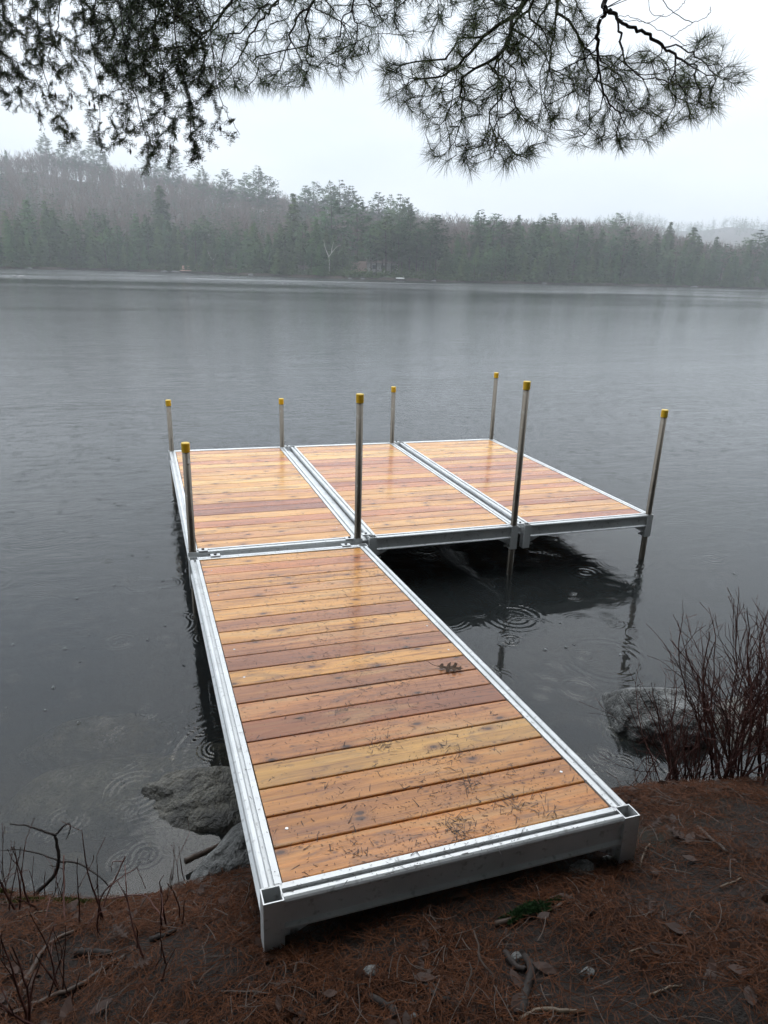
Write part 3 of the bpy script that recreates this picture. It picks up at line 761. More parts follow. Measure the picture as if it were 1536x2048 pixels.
def hull(name, L, w, h, p, rz, tilt, label, cat, m):
    t = np.linspace(-1, 1, 13); ww = w * (1 - np.abs(t) ** 2.4); V = []; 
    for a, b_ in zip(t, ww):
        for k in range(7):
            th = math.pi * k / 6; V.append((a * L / 2, b_ / 2 * math.cos(th), h * math.sin(th) * (1 - 0.25 * a * a)))
    idx = np.arange(13 * 7).reshape(13, 7); F = np.stack([idx[:-1, :-1], idx[:-1, 1:], idx[1:, 1:], idx[1:, :-1]], -1).reshape(-1, 4)
    o = link(name, mesh_np(name, V, F, True), m, label=label, cat=cat); o.location = p; o.rotation_euler = (tilt, 0, rz); return o
p, az = far_pt(800, 0.2, 0.42); hull('rowing_boat', 2.3, .9, .35, p, -math.radians(az) + 0.25, 0, 'white upturned rowing boat on the far bank below the grove', 'boat', M['white'])
p, az = far_pt(807, 2.6, 0.6); hull('rowing_boat', 1.3, .7, .5, p, -math.radians(az) - 0.7, 0.3, 'small white dinghy leaning behind the upturned boat on the far bank', 'boat', M['white'])

def rock(name, c, s, seed, m, label, cat='rock', group=None, sub=4, rz=0.0, rough=1.0, kind=None):
    import bmesh
    b = bmesh.new(); bmesh.ops.create_icosphere(b, subdivisions=sub, radius=1.0)
    V = np.array([v.co[:] for v in b.verts]); n = len(V); r = np.random.default_rng(seed)
    disp = np.zeros(n)
    for fr, am in ((1.3, 0.16), (2.7, 0.09), (6, 0.045), (13, 0.022), (27, 0.010)):
        for k in range(5):
            d = r.normal(0, 1, 3); d /= np.linalg.norm(d); disp += am / 2 * rough * np.sin(V @ d * fr * 2 + r.uniform(0, 6.28))
    V = V * (1 + disp[:, None]) 
    for k in range(5):               # a few flat broken faces
        d = r.normal(0, 1, 3); d[2] = abs(d[2]) * 0.5; d /= np.linalg.norm(d); over = V @ d - r.uniform(0.72, 0.9)
        V -= np.maximum(over, 0)[:, None] * d * 0.8
    for v, co in zip(b.verts, V * np.array(s)): v.co = co
    me = bpy.data.meshes.new(name); b.to_mesh(me); b.free(); smooth_on(me)
    o = link(name, me, m, label=label, cat=cat, group=group, kind=kind); o.location = c; o.rotation_euler = (0, 0, rz); return o
for k, (px, dd_, sz) in enumerate(((27, -100, .5), (42, -100, .65), (505, -1, 1.2), (700, -.5, .6), (726, 0, .8), (330, -.5, 1.0), (352, -.6, 1.3), (868, -.5, .7), (60, -.6, 1.1), (1390, -.7, 1.2), (1090, -.7, .9))):
    lab = ['left of two low rocks breaking the water far off at left', 'right of two low rocks breaking the water far off at left', 'low pale rock on the far waterline under the skyline pines', 'small pale rock on the far waterline below the birch', 'pale rock on the far bank left of the grove', 'left grey rock beside the far jetty', 'right grey rock beside the far jetty', 'pale rock on the far bank right of the white boat', 'low rock at the far waterline at the left edge', 'low rock at the far waterline at the right', 'low rock at the far waterline right of centre'][k]
    if dd_ < -50: p = on_z(px, 552.5 if k == 0 else 553.5)
    else: p, az = far_pt(px, dd_, 0.1)
    rock('rock', p, (sz, sz * .7, sz * .35), 50 + k, M['rockB'], lab, sub=2)

# ================================================================== NEAR BANK
rock('boulder', (-0.03, 1.21, -0.08), (0.45, 0.21, 0.21), 6, M['rockA'], 'dark rough wet boulder rising from the water left of the walkway', sub=6, rz=-0.4, rough=0.75)
rock('boulder', (0.06, 0.84, 0.0), (0.33, 0.13, 0.15), 9, M['rockB'], 'smooth grey boulder at the bank below the left side of the walkway', sub=5, rz=0.5, rough=0.6)
rock('boulder', (2.34, 1.12, -0.02), (0.35, 0.27, 0.22), 15, M['rockB'], 'rounded grey granite boulder in the water behind the twiggy shrub', sub=6, rz=-0.15, rough=0.7)
rock('boulder', (2.75, 0.98, -0.14), (0.42, 0.25, 0.24), 21, M['rockA'], 'low dark boulder hidden behind the stems at the right edge', sub=5, rz=0.3, rough=0.8)
rock('submerged_rock', (-0.55, 1.55, -0.40), (0.50, 0.34, 0.26), 31, M['rockB'], 'pale rock lying under the water left of the dark boulder', sub=4, rough=0.6)
rock('submerged_rock', (-0.62, 2.15, -0.62), (0.45, 0.35, 0.28), 32, M['rockB'], 'brownish rock lying deeper under the water at left', sub=4, rough=0.6)
rock('submerged_rock', (-0.10, 1.62, -0.30), (0.36, 0.18, 0.20), 33, M['rockB'], 'pale rock just under the surface behind the dark boulder', sub=4, rough=0.6)
rock('submerged_rock', (-0.72, 1.12, -0.30), (0.24, 0.18, 0.14), 34, M['rockB'], 'small drowned stone close to the left bank', sub=4, rough=0.6)
rock('stone', (1.98, -0.12, 0.46), (0.16, 0.13, 0.10), 41, M['moss2'], 'mossy stone half buried at the right edge of the bank', sub=4)
for k, (x, y, s_, lab) in enumerate(((0.62, -0.28, .018, 'small pale pebble left of the moss'), (0.30, -0.36, .014, 'whitish pebble in the dark soil at bottom centre'),
        (0.24, -0.20, .022, 'dull grey stone at bottom left of centre'), (0.78, -0.38, .02, 'tiny pale pebble at the bottom right of the moss'), (1.0, -0.02, .045, 'brown stone half sunk in needles under the dock end'))):
    rock('pebble', (x, y, float(ground_h(x, y)) + s_ * .3), (s_, s_ * .8, s_ * .6), 70 + k, M['rockB'], lab, 'pebble', sub=2)

# ---- needle and leaf litter on the bank
def scatter_bank(n, seed, dens=1.0):
    r = np.random.default_rng(seed); X = r.uniform(-1.5, 3.0, n * 4); Y = r.uniform(-0.85, 0.95, n * 4)
    ok = (shore_y(X) - Y > 0.0 + r.uniform(-0.02, 0.05, len(X))); ok &= r.random(len(X)) < (0.22 + 0.78 * np.clip(vnoise(X, Y, 3.1, 5) * 1.3 + vnoise(X, Y, 9, 15) + 0.5, 0, 1)) * dens
    X = X[ok][:n]; Y = Y[ok][:n]; return X, Y, r
def bank_needles(n, seed, L0, L1, w, lift):
    X, Y, r = scatter_bank(n, seed); m = len(X); a = r.uniform(0, 2 * math.pi, m); L = r.uniform(L0, L1, m)
    Z = ground_h(X, Y) + r.uniform(0.001, lift, m)
    d = np.c_[np.cos(a), np.sin(a)]; bend = r.normal(0, 0.18, m); nrm = np.c_[-d[:, 1], d[:, 0]]
    pts = []
    slope = r.normal(0, 0.10, m)
    for t in (-0.5, -0.17, 0.17, 0.5):
        q = np.c_[X, Y] + d * (L * t)[:, None] + nrm * (bend * L * (4 * t * t - 1) * 0.5)[:, None]
        pts.append(np.c_[q, ground_h(q[:, 0], q[:, 1]) * 0.5 + ground_h(X, Y) * 0.5 + (Z - ground_h(X, Y)) + slope * L * t])
    V = []; 
    for p in pts:
        o = np.c_[nrm * (w / 2), np.zeros(m)]; V += [p - o, p + o + np.array([0, 0, w * 0.4])]
    V = np.stack(V, 1).reshape(-1, 3); b0 = (np.arange(m) * 8)[:, None]
    F = np.concatenate([b0 + np.array([[0, 1, 3, 2]]), b0 + np.array([[2, 3, 5, 4]]), b0 + np.array([[4, 5, 7, 6]])])
    return V, F
v, f = bank_needles(52000, 1, 0.05, 0.11, 0.0016, 0.020)
link('needle_litter', mesh_np('needle_litter', v, f), M['needle_litter'], kind='stuff', label='rust-brown pine needles covering the bank', cat='pine needles')
v, f = bank_needles(2200, 2, 0.04, 0.10, 0.0020, 0.028)
link('pale_needle_litter', mesh_np('pale_needle_litter', v, f), M['stick'], kind='stuff', label='thin bleached needles and twiglets on the bank', cat='pine needles')
X, Y, r = scatter_bank(650, 3); m = len(X); L = r.uniform(0.015, 0.035, m); A = r.uniform(0, 6.28, m)
prof = np.array([(-1, 0, 0), (-.5, .45, .15), (.1, .55, .1), (.6, .35, .18), (1, 0, .3), (.6, -.35, .12), (.1, -.5, .22), (-.5, -.4, .05)])
Vl = []
for x, y, l, a in zip(X, Y, L, A):
    ca, sa = math.cos(a), math.sin(a); R_ = np.array([[ca, -sa, 0], [sa, ca, 0], [0, 0, 1]]); q = prof * l * np.array([1, r.uniform(.7, 1.2), r.uniform(-1.5, 2)])
    tl = r.normal(0, 0.35); T_ = np.array([[1, 0, 0], [0, math.cos(tl), -math.sin(tl)], [0, math.sin(tl), math.cos(tl)]])
    Vl.append(q @ T_.T @ R_.T + np.array([x, y, float(ground_h(x, y)) + r.uniform(.006, .02)]))
Vl = np.concatenate(Vl); b0 = (np.arange(m) * 8)[:, None]
link('leaf_litter', mesh_np('leaf_litter', Vl, [np.concatenate([b0 + np.array([[7, 0, 1, 2]]), b0 + np.array([[7, 2, 3, 6]]), b0 + np.array([[6, 3, 4, 5]])])]), M['leaf_litter'], kind='stuff', label='curled dead brown leaves among the needles', cat='leaf litter')
X, Y, r = scatter_bank(420, 6); m = len(X); A0 = []; B0 = []; q0 = []
for x, y in zip(X, Y):
    a = r.uniform(0, 6.28); z = float(ground_h(x, y)) + r.uniform(.004, .02); p = np.array([x, y, z]); st_ = r.uniform(.008, .022); rad = r.uniform(.0009, .0030)
    for i in range(r.integers(3, 8)):
        a += r.normal(0, .25); q = p + np.array([math.cos(a), math.sin(a), r.normal(0, .12)]) * st_; q[2] = max(q[2], float(ground_h(q[0], q[1])) + .003); A0.append(p); B0.append(q); q0.append(rad); p = q
v, f = prisms(A0, B0, np.array(q0), np.array(q0) * .9, 4)
link('twig_litter', mesh_np('twig_litter', v, f), M['stick'], kind='stuff', label='short broken twigs strewn among the needles of the bank', cat='twigs')
# moss patches: tufts of short blades
def moss(cx, cy, rx, ry, rz, n, seed, m_, label, lift=0.0):
    r = np.random.default_rng(seed); a = r.uniform(0, 6.28, n); q = np.sqrt(r.random(n)) * (1 + 0.3 * np.sin(a * 5 + seed))
    x = q * np.cos(a) * rx; y = q * np.sin(a) * ry; X = cx + x * math.cos(rz) - y * math.sin(rz); Y = cy + x * math.sin(rz) + y * math.cos(rz)
    Z = ground_h(X, Y) + 0.012 * (1 - np.minimum(q, 1)) + lift
    v, f = blades(np.c_[X, Y, Z], np.c_[r.normal(0, .7, n), r.normal(0, .7, n), np.ones(n)], r.uniform(.006, .013, n), 0.0035)
    link('moss', mesh_np('moss', v, f), M[m_], kind='stuff', label=label, cat='moss')
q = on_z(1060, 1838, 0.52); moss(q[0], q[1], 0.085, 0.022, 0.05, 2600, 1, 'moss', 'bright green moss strip on the soil below the dock end', 0.012)
q = on_z(140, 1800, 0.08); moss(-0.62, 0.70, 0.17, 0.035, -0.25, 3500, 2, 'moss2', 'olive moss along the left waterline', 0.012)
moss(-0.88, 0.86, 0.06, 0.04, 0, 1500, 3, 'moss2', 'yellow-green moss cushion at the left edge of the bank', 0.02)
moss(2.0, -0.06, 0.12, 0.08, 0.3, 3000, 4, 'moss', 'green moss around the stone at the right edge', 0.06)

# fallen sticks: picture bearings turned into places on the ground
def ground_pt(px, py, lift=0.0):
    z = 0.4
    for _ in range(25):
        p = on_z(px, py, z); z = 0.5 * z + 0.5 * (float(ground_h(p[0], p[1])) + lift)
    return on_z(px, py, z)
def stick(name, pix, r0, r1, m_, label, cat='stick', lift=0.008, group=None):
    P = smooth_path([ground_pt(x, y, lift) for x, y in pix], 5, 0.0012)
    return link(name, mesh_np(name, *tube(P, np.linspace(r0, r1, len(P)), 7), smooth=True), m_, label=label, cat=cat, group=group)
stick('fallen_branch', [(990, 1848), (1050, 1832), (1110, 1815), (1145, 1790)], .009, .005, M['stick'], 'dark thin branch lying under the dock end')
stick('fallen_branch', [(1045, 2030), (1050, 1985), (1062, 1940), (1050, 1912)], .013, .009, M['bark'], 'thick dark root-like branch at bottom centre right')
stick('fallen_branch', [(1010, 1905), (1030, 1930), (1050, 1940)], .010, .006, M['bark'], 'short black stick meeting the thick branch')
stick('fallen_branch', [(1040, 2040), (1080, 2020), (1130, 2022), (1168, 2022)], .007, .005, M['palestick'], 'pale snapped stick along the bottom edge')
stick('fallen_branch', [(740, 1995), (780, 2015), (790, 2035)], .012, .007, M['bark'], 'black crooked stick at the bottom centre')
stick('fallen_branch', [(850, 1970), (870, 1990), (900, 2000)], .010, .006, M['bark'], 'dark lump of root beside the bottom centre stones')
stick('fallen_branch', [(1258, 1905), (1280, 1898), (1300, 1905)], .0035, .003, M['palestick'], 'short pale curved twig right of the moss')
stick('fallen_branch', [(1280, 1735), (1290, 1700), (1300, 1688)], .004, .003, M['palestick'], 'forked pale twig right of the dock corner')
stick('fallen_branch', [(1440, 1775), (1465, 1765), (1487, 1752)], .004, .003, M['palestick'], 'pale splinter on the needles at right')
stick('fallen_branch', [(1395, 1655), (1425, 1680), (1455, 1705)], .008, .006, M['stick'], 'tan stick lying below the right shrub')
stick('fallen_branch', [(30, 1985), (60, 1945), (95, 1890), (150, 1860), (170, 1830)], .008, .005, M['stick'], 'long crooked grey branch at bottom left')
stick('fallen_branch', [(20, 2030), (90, 2000), (160, 1970), (215, 1930), (250, 1912)], .008, .006, M['stick'], 'straight dark branch crossing the bottom left corner')
stick('fallen_branch', [(150, 1905), (185, 1903), (225, 1907)], .012, .009, M['bark'], 'short thick black stick on the left bank')
stick('fallen_branch', [(300, 1880), (330, 1870), (352, 1860)], .010, .006, M['bark'], 'mossy dark stick below the left rocks')
stick('fallen_branch', [(330, 1830), (350, 1822), (378, 1812)], .008, .006, M['palestick'], 'pale broken stick at the left waterline')
stick('fallen_branch', [(35, 1835), (65, 1828), (97, 1820)], .0035, .003, M['palestick'], 'thin straw-coloured twig near the left edge')
stick('fallen_branch', [(295, 1842), (318, 1822), (322, 1835), (340, 1842)], .003, .002, M['palestick'], 'looped pale twig by the left rocks')
stick('fallen_branch', [(435, 1985), (480, 1983), (540, 1988)], .004, .003, M['stick'], 'thin grey twig below the dock post')
stick('fallen_branch', [(1300, 1990), (1340, 1975), (1365, 1970)], .004, .003, M['palestick'], 'pale sliver on the soil at bottom right')
stick('driftwood', [(370, 1722), (410, 1705), (440, 1690), (475, 1672)], .013, .008, M['stick'], 'drowned grey branch wedged between the two left boulders', lift=.10)

# ---- leafless shrubs
def shrub_geo(base, stems, height, spread, seed, r0=0.0045, lean=(0, 0), tw=0.5, curl=0.35):
    r = np.random.default_rng(seed); A = []; B = []; R0 = []; R1 = []; buds = []
    def grow(p, d, length, rad, lvl):
        seg = 0.035; n = max(2, int(length / seg)); bd = r.normal(0, 0.035 * curl / 0.35, 3)
        for i in range(n):
            d = d + r.normal(0, 0.085, 3) + bd * 0.5 + np.array([0, 0, 0.035]); d /= np.linalg.norm(d)
            q = p + d * seg; ra = rad * (1 - i / n * 0.65); rb = rad * (1 - (i + 1) / n * 0.65)
            A.append(p); B.append(q); R0.append(ra); R1.append(rb)
            if lvl < 3 and i > 1 and r.random() < tw * (0.75 if lvl else 0.62):
                sd = d + r.normal(0, 0.48, 3); sd[2] += 0.12; sd /= np.linalg.norm(sd)
                grow(q, sd, length * (1 - i / n) * r.uniform(0.45, 0.8) + 0.03, max(rb * 0.66, 0.0009), lvl + 1)
            if lvl > 0 and r.random() < 0.35: buds.append(q)
            p = q
    for k in range(stems):
        a = r.uniform(0, 6.28); s = spread * r.uniform(0.1, 1)
        d = np.array([math.cos(a) * s + lean[0], math.sin(a) * s + lean[1], 1.0]); d /= np.linalg.norm(d)
        b = np.array(base) + np.array([r.normal(0, .035), r.normal(0, .035), -0.01])
        grow(b, d, height * r.uniform(0.6, 1.05), r0 * r.uniform(0.7, 1.1), 0)
    return A, B, R0, R1, buds
def shrub(px, py, stems, height, spread, seed, label, name='shrub', xy=None, **k):
    p = ground_pt(px, py) if xy is None else np.array([xy[0], xy[1], float(ground_h(*xy))])
    A, B, R0, R1, buds = shrub_geo((0, 0, 0), stems, height, spread, seed, **k)
    o = empty(name, p, label, 'shrub')
    R0 = np.array(R0); A = np.array(A); B = np.array(B); R1 = np.array(R1); big = R0 > 0.0022
    if big.any(): link('stems', mesh_np('stems', *prisms(A[big], B[big], R0[big], R1[big], 5)), M['twig'], o, kind='stuff')
    link('twigs', mesh_np('twigs', *prisms(A[~big], B[~big], np.maximum(R0[~big], 0.0012), np.maximum(R1[~big], .0010), 3)), M['twig'], o, kind='stuff')
    if buds:
        b = np.array(buds); v, f = blades(b, np.tile([[0.2, 0.1, 1.0]], (len(b), 1)) + rng.normal(0, .4, (len(b), 3)), 0.007, 0.0032)
        link('buds', mesh_np('buds', v, f), M['twig'], o, kind='stuff')
    return o
shrub(0, 0, 16, 0.92, 0.42, 1, 'tall red-brown leafless shrub at the right edge in front of the boulder', xy=(2.20, 0.52), lean=(-0.02, 0.05), tw=0.44, r0=.0055)
shrub(0, 0, 16, 0.90, 0.40, 2, 'dense leafless shrub rising beyond the right edge beside the mossy bank', xy=(2.42, 0.46), lean=(-0.05, 0.05), tw=0.44, r0=.0055)
shrub(0, 0, 10, 0.50, 0.60, 3, 'low twiggy shrub between the dock corner and the grey boulder', xy=(1.98, 0.60), lean=(0.1, 0.1), tw=0.42, r0=0.0042)
shrub(0, 0, 8, 0.85, 0.34, 4, 'leafless shrub with brown stems at the lower right edge', xy=(2.16, 0.24), lean=(0.05, 0.1), tw=0.34, r0=0.0065)
shrub(0, 0, 12, 0.34, 0.85, 6, 'bushy low tangle of fine red twigs at the waterline below the grey boulder', xy=(2.14, 0.62), lean=(0, 0.1), tw=0.5, r0=0.0035)
shrub(0, 0, 14, 0.75, 0.55, 7, 'wide-spreading leafless shrub with fine red shoots over the grey boulder', xy=(2.06, 0.66), lean=(0.10, 0.15), tw=0.46, r0=0.0045)
shrub(0, 0, 12, 1.0, 0.35, 8, 'tallest leafless shrub at the right edge, reaching highest over the water', xy=(2.34, 0.62), lean=(0, 0.1), tw=0.42, r0=0.006)
shrub(0, 0, 9, 0.42, 0.8, 9, 'fine airy red-brown shoots leaning over the water beside the grey boulder', xy=(1.90, 0.64), lean=(0.05, 0.15), tw=0.42, r0=0.0028)
shrub(0, 0, 3, 0.34, 0.7, 5, 'sparse wispy shoots poking up beside the dock corner', xy=(1.72, 0.62), tw=0.26, r0=0.0028)
shrub(0, 0, 14, 0.24, 1.0, 21, 'tangle of fine dead twigs at the left waterline', xy=(-0.86, 0.80), tw=0.5, r0=0.0028)
shrub(0, 0, 6, 0.36, 0.5, 22, 'thin leafless shrub at the left edge of the bank', xy=(-0.76, 0.60), tw=0.38, r0=0.004)
shrub(0, 0, 4, 0.40, 0.35, 23, 'upright bare shoots standing left of centre on the left bank', xy=(-0.46, 0.42), tw=0.32, r0=0.004)
shrub(0, 0, 4, 0.38, 0.3, 24, 'bare sapling between the left bank and the dock post', xy=(-0.22, 0.30), tw=0.32, r0=0.004)
shrub(0, 0, 6, 0.28, 0.6, 25, 'low twigs in the lowest left corner', xy=(-0.50, 0.14), tw=0.4, r0=0.0035)
shrub(0, 0, 5, 0.20, 0.8, 26, 'wiry little twig clump by the left rocks', xy=(-0.24, 0.66), tw=0.4, r0=0.0026)
shrub(0, 0, 5, 0.34, 0.5, 27, 'bare forked shoots in the lowest left foreground', xy=(-0.58, 0.02), tw=0.36, r0=0.0045)
shrub(0, 0, 5, 0.26, 0.7, 28, 'thin branching twigs left of the dock post', xy=(-0.30, 0.10), tw=0.36, r0=0.0035)
shrub(0, 0, 7, 0.22, 0.9, 29, 'scrubby dead twigs on the left waterline moss', xy=(-0.66, 0.74), tw=0.45, r0=0.0026)
# bent stems on the left bank (drawn by bearing at their own distance)
def bent(paths, label, name='bent_shoot', m_='bark'):
    P0 = at(*paths[0][0][0]); o = empty(name, P0, label, 'shrub')
    for pts, r0, r1 in paths:
        P = smooth_path([at(*q) for q in pts], 5, 0.001) - P0
        link('stem', mesh_np('stem', *tube(P, np.linspace(r0, r1, len(P)), 6), smooth=True), M[m_], o)
bent([([(66, 1792, 2.62), (105, 1755, 2.6), (118, 1720, 2.6), (114, 1690, 2.6), (110, 1671, 2.6)], .008, .005),
      ([(110, 1671, 2.6), (85, 1662, 2.6), (55, 1652, 2.6), (20, 1648, 2.6)], .005, .002),
      ([(110, 1671, 2.6), (125, 1655, 2.58), (140, 1647, 2.56), (139, 1662, 2.55), (132, 1678, 2.55)], .004, .0015),
      ([(118, 1723, 2.6), (160, 1728, 2.55), (200, 1755, 2.5), (222, 1775, 2.5)], .004, .002),
      ([(118, 1722, 2.6), (75, 1706, 2.62), (40, 1700, 2.62), (0, 1700, 2.62)], .003, .0015)], 'dark crooked branch arching over the water at the left bank')
bent([([(205, 1905, 2.3), (200, 1850, 2.32), (215, 1790, 2.36), (248, 1720, 2.4), (250, 1713, 2.4)], .0035, .0015),
      ([(248, 1722, 2.4), (225, 1725, 2.42), (222, 1745, 2.44)], .0018, .001),
      ([(258, 1990, 2.2), (262, 1900, 2.25), (256, 1820, 2.3), (250, 1730, 2.38)], .003, .0015)], 'looping thin shoot standing at the left bank in front of the water', m_='twig')
bent([([(355, 1885, 2.15), (335, 1850, 2.2), (310, 1815, 2.25), (285, 1790, 2.3), (215, 1798, 2.35)], .0035, .0015),
      ([(318, 2040, 1.95), (325, 1960, 2.05), (345, 1895, 2.12), (420, 1800, 2.2)], .0045, .0015)], 'thin arching stems just left of the dock post', m_='twig')
bent([([(140, 1970, 2.1), (133, 1880, 2.2), (128, 1790, 2.3), (128, 1710, 2.38)], .004, .002),
      ([(100, 1795, 2.3), (80, 1860, 2.2), (30, 1880, 2.15)], .002, .001)], 'straight dark upright shoot on the left bank', m_='twig')

# ================================================================== THE DOCK
W_, L1, L2, G, G2 = 1.219, 2.9906, 2.9631, 0.0896, 0.0626
A_, B_, C_, D_ = -0.06666, -0.018654, -0.006537, -0.01332
Z0 = 0.66
def deck_z(x, y):
    Lm = L1 + G / 2
    return Z0 + (A_ * y + B_ * x if y < L1 + 1e-6 else A_ * Lm + C_ * (y - Lm) + D_ * x)
dock = empty('dock', (0, 0, Z0), 'new L-shaped aluminium dock decked with wet cedar boards and yellow-capped posts', 'dock')
RAIL = [(0, -.009), (.003, -.003), (.009, .001), (.021, .001), (.026, -.003), (.026, -.012), (.040, -.012), (.040, 0), (.060, 0), (.060, -.036),
        (.022, -.036), (.022, -.094), (.052, -.094), (.052, -.102), (0, -.102), (0, -.096), (.011, -.089), (.011, -.027), (.002, -.021)]
RAIL = RAIL[::-1]
def c_(r, g, b): return tuple(((v / 255 + 0.055) / 1.055) ** 2.4 for v in (r, g, b))
HON, TAN, PNK, RED, YEL, DRK, ORG = c_(198, 148, 88), c_(186, 134, 90), c_(182, 122, 86), c_(154, 98, 72), c_(208, 166, 102), c_(134, 88, 70), c_(190, 130, 72)
near_cols = [ORG, c_(182, 126, 68), c_(184, 130, 74), c_(190, 148, 88), c_(178, 124, 80), c_(140, 90, 64), c_(178, 124, 84), c_(156, 108, 76), HON, c_(146, 98, 72), c_(168, 118, 82), HON, c_(162, 112, 80), HON, HON, TAN, HON, TAN, PNK, HON]
c1 = [HON, TAN, HON, PNK, HON, DRK, RED, HON, TAN, YEL, HON, YEL, HON, HON, TAN, YEL, PNK, HON, YEL, TAN]
c2 = [HON, HON, TAN, PNK, HON, TAN, HON, HON, PNK, RED, HON, PNK, TAN, PNK, RED, PNK, YEL, YEL, TAN, HON]
c3 = [RED, HON, HON, RED, TAN, HON, PNK, HON, RED, PNK, TAN, RED, PNK, HON, RED, YEL, HON, YEL, HON, HON]
pw = 0.137; pl = W_ - 0.129
pr = [(0, -.005), (.0015, -.0015), (.005, 0), (pw * .5, .0006), (pw - .005, 0), (pw - .0015, -.0015), (pw, -.005), (pw, -.030), (0, -.030)][::-1]
plank_me = fix_normals(mesh_np('plank', *sweep(pr, pl, 'x')))
screw_v, screw_f = cyl((0, 0, 0), .0052, .0018, 10)
screw_me = mesh_np('screw', screw_v, screw_f)
def tubepost(w, h, t=0.004):
    o = w / 2; i = o - t
    V = []; 
    for s, z in ((o, 0), (o, -h), (i, -h), (i, 0)): V += [(-s, -s, z), (s, -s, z), (s, s, z), (-s, s, z)]
    F = []
    for k in range(4):
        a = k * 4; b = ((k + 1) % 4) * 4
        for j in range(4): F.append((a + j, a + (j + 1) % 4, b + (j + 1) % 4, b + j))
    return np.array(V), np.array(F)
sock_me = fix_normals(mesh_np('corner_socket', *tubepost(.058, .195)))
bolt_me = mesh_np('set_bolt', *merge([cyl((0, 0, 0), .004, .035, 8), cyl((0, 0, .022), .010, .008, 6), cyl((0, 0, .035), .009, .007, 6)]))
plate_me = mesh_np('hinge_plate', *merge([box((0, 0, .004), (.062, .050, .006))]))
pbolt_me = mesh_np('plate_bolt', *cyl((0, 0, .007), .010, .007, 6))
hole_m = simple('dark_bolt', (0.03, 0.03, 0.03), 0.4, 0.6, 0.1, 10)
def section(x0, y0, sx_, sy_, L, cols, label, screws, poles=(), litter=False):
    z = deck_z(x0 + 1e-4, y0 + 1e-3 if y0 > 1 else 0)
    ex = Vector((1, 0, sx_)).normalized(); ey = Vector((0, 1, sy_)); ey = (ey - ex * ey.dot(ex)).normalized(); ez = ex.cross(ey)
    Mx = Matrix.Translation(Vector((x0, y0, z - Z0))) @ Matrix((ex, ey, ez)).transposed().to_4x4()
    beams = [box((W_ / 2, y, -.078), (W_ - .11, .04, .08)) for y in (L * .25, L * .5, L * .75)] + [box((x, L / 2, -.045), (.038, L - .12, .026)) for x in (.30, .61, .92)]
    sec = link('deck_section', mesh_np('cross_beams', *merge(beams)), M['alu'], dock, label)
    sec.matrix_local = Mx
    def sub(name, me, m, loc=(0, 0, 0), rz=0.0, rot=None):
        o = link(name, me, m, sec); o.location = loc; o.rotation_euler = rot if rot else (0, 0, rz); return o
    side = fix_normals(mesh_np('side_rail', *sweep(RAIL, L - .106, 'y'))); end = fix_normals(mesh_np('end_rail', *sweep(RAIL, W_ - .106, 'x')))
    sub('side_rail', side, M['alu'], (0, .053, 0))
    mir = fix_normals(mesh_np('side_rail', *sweep([(-u, v) for u, v in RAIL], L - .106, 'y'))); sub('side_rail', mir, M['alu'], (W_, .053, 0))
    sub('end_rail', end, M['alu'], (.053, 0, 0))
    mir2 = fix_normals(mesh_np('end_rail', *sweep([(-u, v) for u, v in RAIL], W_ - .106, 'x'))); sub('end_rail', mir2, M['alu'], (.053, L, 0))
    for (x, y) in ((.026, .026), (W_ - .026, .026), (.026, L - .026), (W_ - .026, L - .026)): sub('corner_socket', sock_me, M['alu'], (x, y, .001))
    pitch = (L - .124) / 20
    for k in range(20):
        q = sub('plank', plank_me, M['cedar'], (.0645 + random.uniform(-.001, .001), .062 + pitch * k + (pitch - pw) / 2, -.004 + random.uniform(-.0008, .0008)), random.uniform(-.0012, .0012))
        q.color = (cols[k][0] * 1.06, cols[k][1] * 1.07 * (.97 if y0 > 1 else .92), cols[k][2] * 1.06 * (.94 if y0 > 1 else .74), 1)
    parts = []
    for k in screws:
        for x in (.115, W_ - .115): sub('screw', screw_me, M['screw'], (x + random.uniform(-.01, .01), .062 + pitch * (k + .5), -.0042))
    gus = mesh_np('gusset', np.array([(0, -.004, 0), (.12, -.004, 0), (0, -.004, -.06), (0, .004, 0), (.12, .004, 0), (0, .004, -.06)]), [np.array([[0, 1, 2], [5, 4, 3]]), np.array([[0, 3, 4, 1], [1, 4, 5, 2], [2, 5, 3, 0]])])
    sub('gusset', gus, M['alu'], (.053, .026, -.102)); sub('gusset', gus, M['alu'], (W_ - .053, .026, -.102), math.pi)
    for x, dr in ((.053, 1), (W_ - .053, -1)):
        for zz in (-.135, -.170): sub('set_bolt', bolt_me, M['screw'], (x, .026, zz), rot=(0, dr * math.pi / 2, 0))
    return sec, Mx
sec0, M0 = section(0, 0, B_, A_, L1, near_cols, 'long walkway section running from the bank', (1, 8, 10, 15, 18))
yP = L1 + G
secs = [section(k * (W_ + G2), yP, D_, C_, L2, (c1, c2, c3)[k], ('left section of the square platform', 'middle section of the square platform', 'right section of the square platform, farthest from the walkway')[k], (1, 10, 18)) for k in range(3)]
